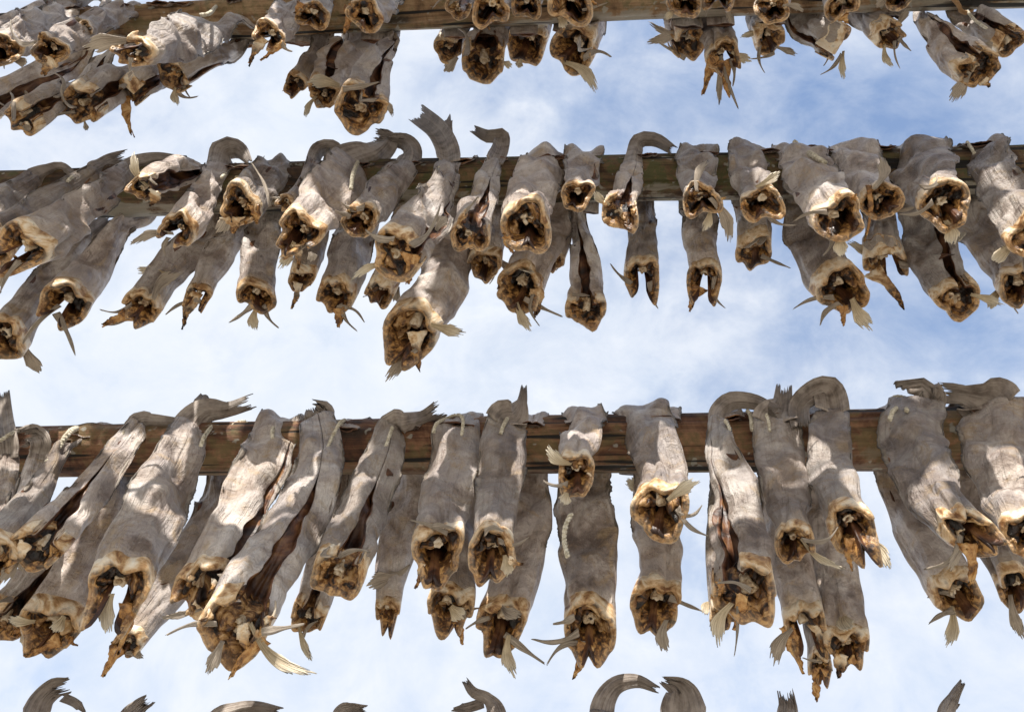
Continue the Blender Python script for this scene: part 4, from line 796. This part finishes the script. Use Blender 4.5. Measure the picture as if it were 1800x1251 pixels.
# ------------------------------------------------------------------ twine
def twine(row, pts, lbl, r=.0024, o=.040, mat=None, name='twine', og=None):
    R = ROWS[row]; P = []; r = r * 1.3
    for i, p in enumerate(pts):
        x, y = p[:2]; rr = np.interp(x, (0, 1800), (R['r'], R['ra'])); top = R['c'] + R['k'] * x - rr * F / R['z'] * 1.06
        oo = rr * .7 + .012 if y < top + 6 else rr + o
        if len(p) > 2: oo = p[2]
        P.append(unp(row, x, y, oo))
    S = crom(P, 14); n = len(S); T = np.gradient(S, axis=0); T /= np.linalg.norm(T, axis=1, keepdims=True) + 1e-9
    A = np.cross(T, nrm((.3, .5, .8))); A /= np.linalg.norm(A, axis=1, keepdims=True) + 1e-9; B = np.cross(T, A)
    L = np.concatenate(([0], np.cumsum(np.linalg.norm(np.diff(S, axis=0), axis=1)))); Vs, Fs = [], []
    nn = max(20, int(L[-1] / .0016)); q = np.linspace(0, L[-1], nn)
    S, A, B = (np.stack([np.interp(q, L, a[:, c]) for c in range(3)], 1) for a in (S, A, B))
    for k in range(2):
        ph = q * 520 + k * math.pi
        v, f = tube(S + (A * np.cos(ph)[:, None] + B * np.sin(ph)[:, None]) * r * .55, r * (.72 + .08 * np.sin(q * 300)), 6)
        Fs += [tuple(i + sum(len(x) for x in Vs) for i in t) for t in f]; Vs.append(v)
    V = np.concatenate(Vs); o_ = mesh_obj(name, V, Fs, mat or TWINE, None, V[0]); tag(o_, lbl, 'twine', 'pieces of twine tying the fish'); return o_
twine(3, [(-6, 778), (20, 762), (40, 753), (62, 755)], 'cream twine loop at the left end of the lowest pole')
twine(3, [(82, 814), (105, 782), (124, 758), (138, 752)], 'thick doubled cream twine crossing the second tail from left, lowest pole', .0034, .04)
twine(3, [(212, 772), (218, 758), (226, 747)], 'short cream twine end on the narrow tail laid right, lowest pole', .0018, .03)
twine(3, [(353, 784), (360, 766), (374, 748), (380, 745)], 'cream twine over the largest fish beside its forked tail', .0024, .045)
twine(3, [(405, 757), (412, 745), (428, 741), (436, 745)], 'small cream twine loop on bare wood right of the largest fish', .0026, .006)
twine(3, [(480, 774), (479, 758), (483, 741)], 'short cream twine on the fish with the red slit', .0024, .035)
twine(3, [(574, 792), (584, 768), (597, 744), (606, 738)], 'long slanting cream twine on the longest split fish', .0022, .04)
twine(3, [(570, 748), (580, 738), (592, 740), (600, 746)], 'thin cream twine loop lying on pole top beside the split fish', .002, .01)
twine(3, [(678, 786), (686, 762), (695, 736)], 'straight cream twine across the brushy-tailed fish', .0022, .035)
twine(3, [(762, 760), (768, 744), (788, 734), (806, 729), (814, 738), (812, 764)], 'cream twine over the left one of the pale pair', .0022, .03)
twine(3, [(880, 762), (886, 746), (896, 728)], 'cream twine across the spike-tailed fish', .0024, .035)
twine(3, [(1148, 720), (1160, 713), (1176, 717)], 'tiny cream knot on top of the lowest pole', .003, .03)
twine(3, [(1274, 738), (1282, 752), (1288, 776)], 'thin cream twine down the long curled-tail fish', .0022, .04)
twine(3, [(1314, 722), (1320, 732), (1322, 756)], 'cream twine hanging under the curled tail, lowest pole', .0026, .012)
twine(3, [(1347, 728), (1351, 740), (1353, 757)], 'cream twine on the frayed-spike fish', .002, .04)
twine(3, [(1564, 738), (1570, 722), (1584, 712), (1592, 700), (1572, 698), (1570, 708), (1590, 712), (1594, 722)], 'cream bow knot of twine at the right end of lowest pole', .0027, .04)
twine(3, [(1700, 698), (1740, 694), (1775, 696), (1782, 690)], 'horizontal cream twine over the rightmost fish of lowest pole', .0026, .03)
twine(3, [(1004, 903, .155), (994, 925, .15), (992, 950, .14), (998, 978, .14)], 'loose cream twine dangling beneath the shortest fish', .0024)
twine(2, [(617, 332), (621, 305), (632, 280), (642, 272)], 'white twine across the broad pale fish left of the twin tails', .0026, .07)
twine(2, [(390, 312), (402, 300), (414, 288)], 'cream twine end beside the tall bent tail', .0024, .03)
twine(2, [(660, 250), (678, 246), (690, 240)], 'thin white twine joining the two hooked tails', .002, .03)
twine(2, [(772, 295), (774, 280), (778, 268)], 'short white twine on the largest upright tail', .0018, .04)
twine(2, [(1396, 250), (1410, 262), (1430, 274), (1452, 288)], 'frayed thick cream rope end over a tail on the middle pole', .0038, .045)
twine(2, [(1302, 262), (1306, 272)], 'tiny yellow twine tip on the short grey fish', .0018, .03) if False else None
twine(2, [(1700, 250), (1708, 262), (1713, 270)], 'short cream twine on the right-edge fish of the middle pole', .0022, .03)
twine(2, [(118, 320), (126, 312), (136, 307)], 'short tan twine at the left end of middle pole', .0022, .03)
twine(1, [(352, 27), (368, 24), (380, 12), (392, 6)], 'white twine end at the right of the big smooth fish, top left', .0026, .045)
BROWN, t_, b_ = new_mat('brown_twine')
b_.inputs['Base Color'].default_value = (.33, .19, .085, 1); b_.inputs['Roughness'].default_value = .8
twine(1, [(1672, -6, .03), (1684, 8, .0), (1690, 20, -.02), (1704, 23, -.04), (1708, 18, -.05)], 'brown string under the top pole at right', .0032, 0, BROWN)
twine(1, [(1700, 20, -.03), (1712, 34, -.03), (1722, 42, -.03), (1734, 50, -.03)], 'thin pale string lying over the back of the right-edge fish', .0022, 0)

# ------------------------------------------------------------------ outside the view: a rack added to shade the fish, and rack ends
proto = [f for f in FISH if f[1][0] == '3' and f[3] > .35][:14] or FISH[:8]
def copy_tree(o, parent=None):
    c = o.copy(); COL.objects.link(c); c.parent = parent
    for ch in o.children: copy_tree(ch, c)
    return c
def shade_row(a, b, n, seed, lab, wd=1.12):  # unseen added row of fish, placed so its gaps shape the sun patches
    rng = random.Random(seed); a, b = np.array(a), np.array(b)
    make_pole('wooden_pole', a, b, .05, .05, WOOD3, 'brown pole of the shading rack added behind the viewer' + lab, seed, PG)
    for i in range(n):
        u = (i + .5 + rng.uniform(-.3, .3)) / n; p = a + (b - a) * u
        for side in (0, 1):
            if rng.random() < .06: continue
            src = rng.choice(proto)[0]; c = copy_tree(src)
            c.location = tuple(p + np.array((0, (.07 if side else -.07), .05)))
            c.rotation_euler = (0, 0, (0 if side == 0 else math.pi) + rng.uniform(-.25, .25)); c.scale = (wd, wd, rng.uniform(.95, 1.1))
            c['label'] = 'dried fish on the shading rack added behind the viewer'; c['group'] = 'dried fish on the added rack behind the viewer'
shade_row((-2.6, -.30, 1.55 + 1.71), (2.8, -.30, 1.55 + 1.75), 34, 11, ', lower one')
shade_row((-2.6, -.28, 1.55 + 2.60), (2.8, -.28, 1.55 + 2.64), 46, 12, ', upper one', 1.35)
shade_row((-2.6, -.46, 1.55 + 2.74), (2.8, -.46, 1.55 + 2.78), 44, 13, ', outermost one', 1.35)  # added to block sun leaking through the upper row
# the same poles carry on, hung with fish, past both edges of the view
for root_, key_, L_, d_, x_ in list(FISH):
    if key_[0] == '4': continue
    for lo_, hi_, s_ in ((110, 620, 1), (1180, 1660, -1)):
        if lo_ < x_ < hi_:
            R = ROWS[int(key_[0])]; c = copy_tree(root_); c.location = Vector(root_.location) + Vector(s_ * 1.03 * (R['B'] - R['A']))
            c['label'] = 'dried fish on the poles past the edge of the view'; c['group'] = 'dried fish past the edges of the view'
def beam(a, b, lbl, seed): make_pole('rack_post', np.array(a), np.array(b), .06, .055, WOOD2, lbl, seed, 'slanting posts of the rack')
for s, nm in ((-1, 'left'), (1, 'right')):
    x = s * 2.35
    # each post leans along the rows, its centre just behind the poles
    ps = []
    for row in (4, 1):
        R = ROWS[row]; u = (x - R['A'][0]) / R['P'][0]; ps.append(R['A'] + R['P'] * u + np.array((0, .10, .04)))
    d = ps[1] - ps[0]; a = ps[0] - d * (ps[0][2] / d[2]); b = ps[1] + d * .35
    beam(a, b, 'slanting wooden post carrying the poles at the %s end of the rack' % nm, 30 + s)
    beam((x, -2.0 , 0), (x, -.22, 4.45), 'slanting wooden post behind the viewer at the %s end' % nm, 40 + s)
import sys
if '--stats' in sys.argv:
    for r_, k_, L_, d_, x_ in FISH: print(k_, round(L_, 2), r_['label'])
print('fish', len(FISH), 'objects', len(scene.objects))
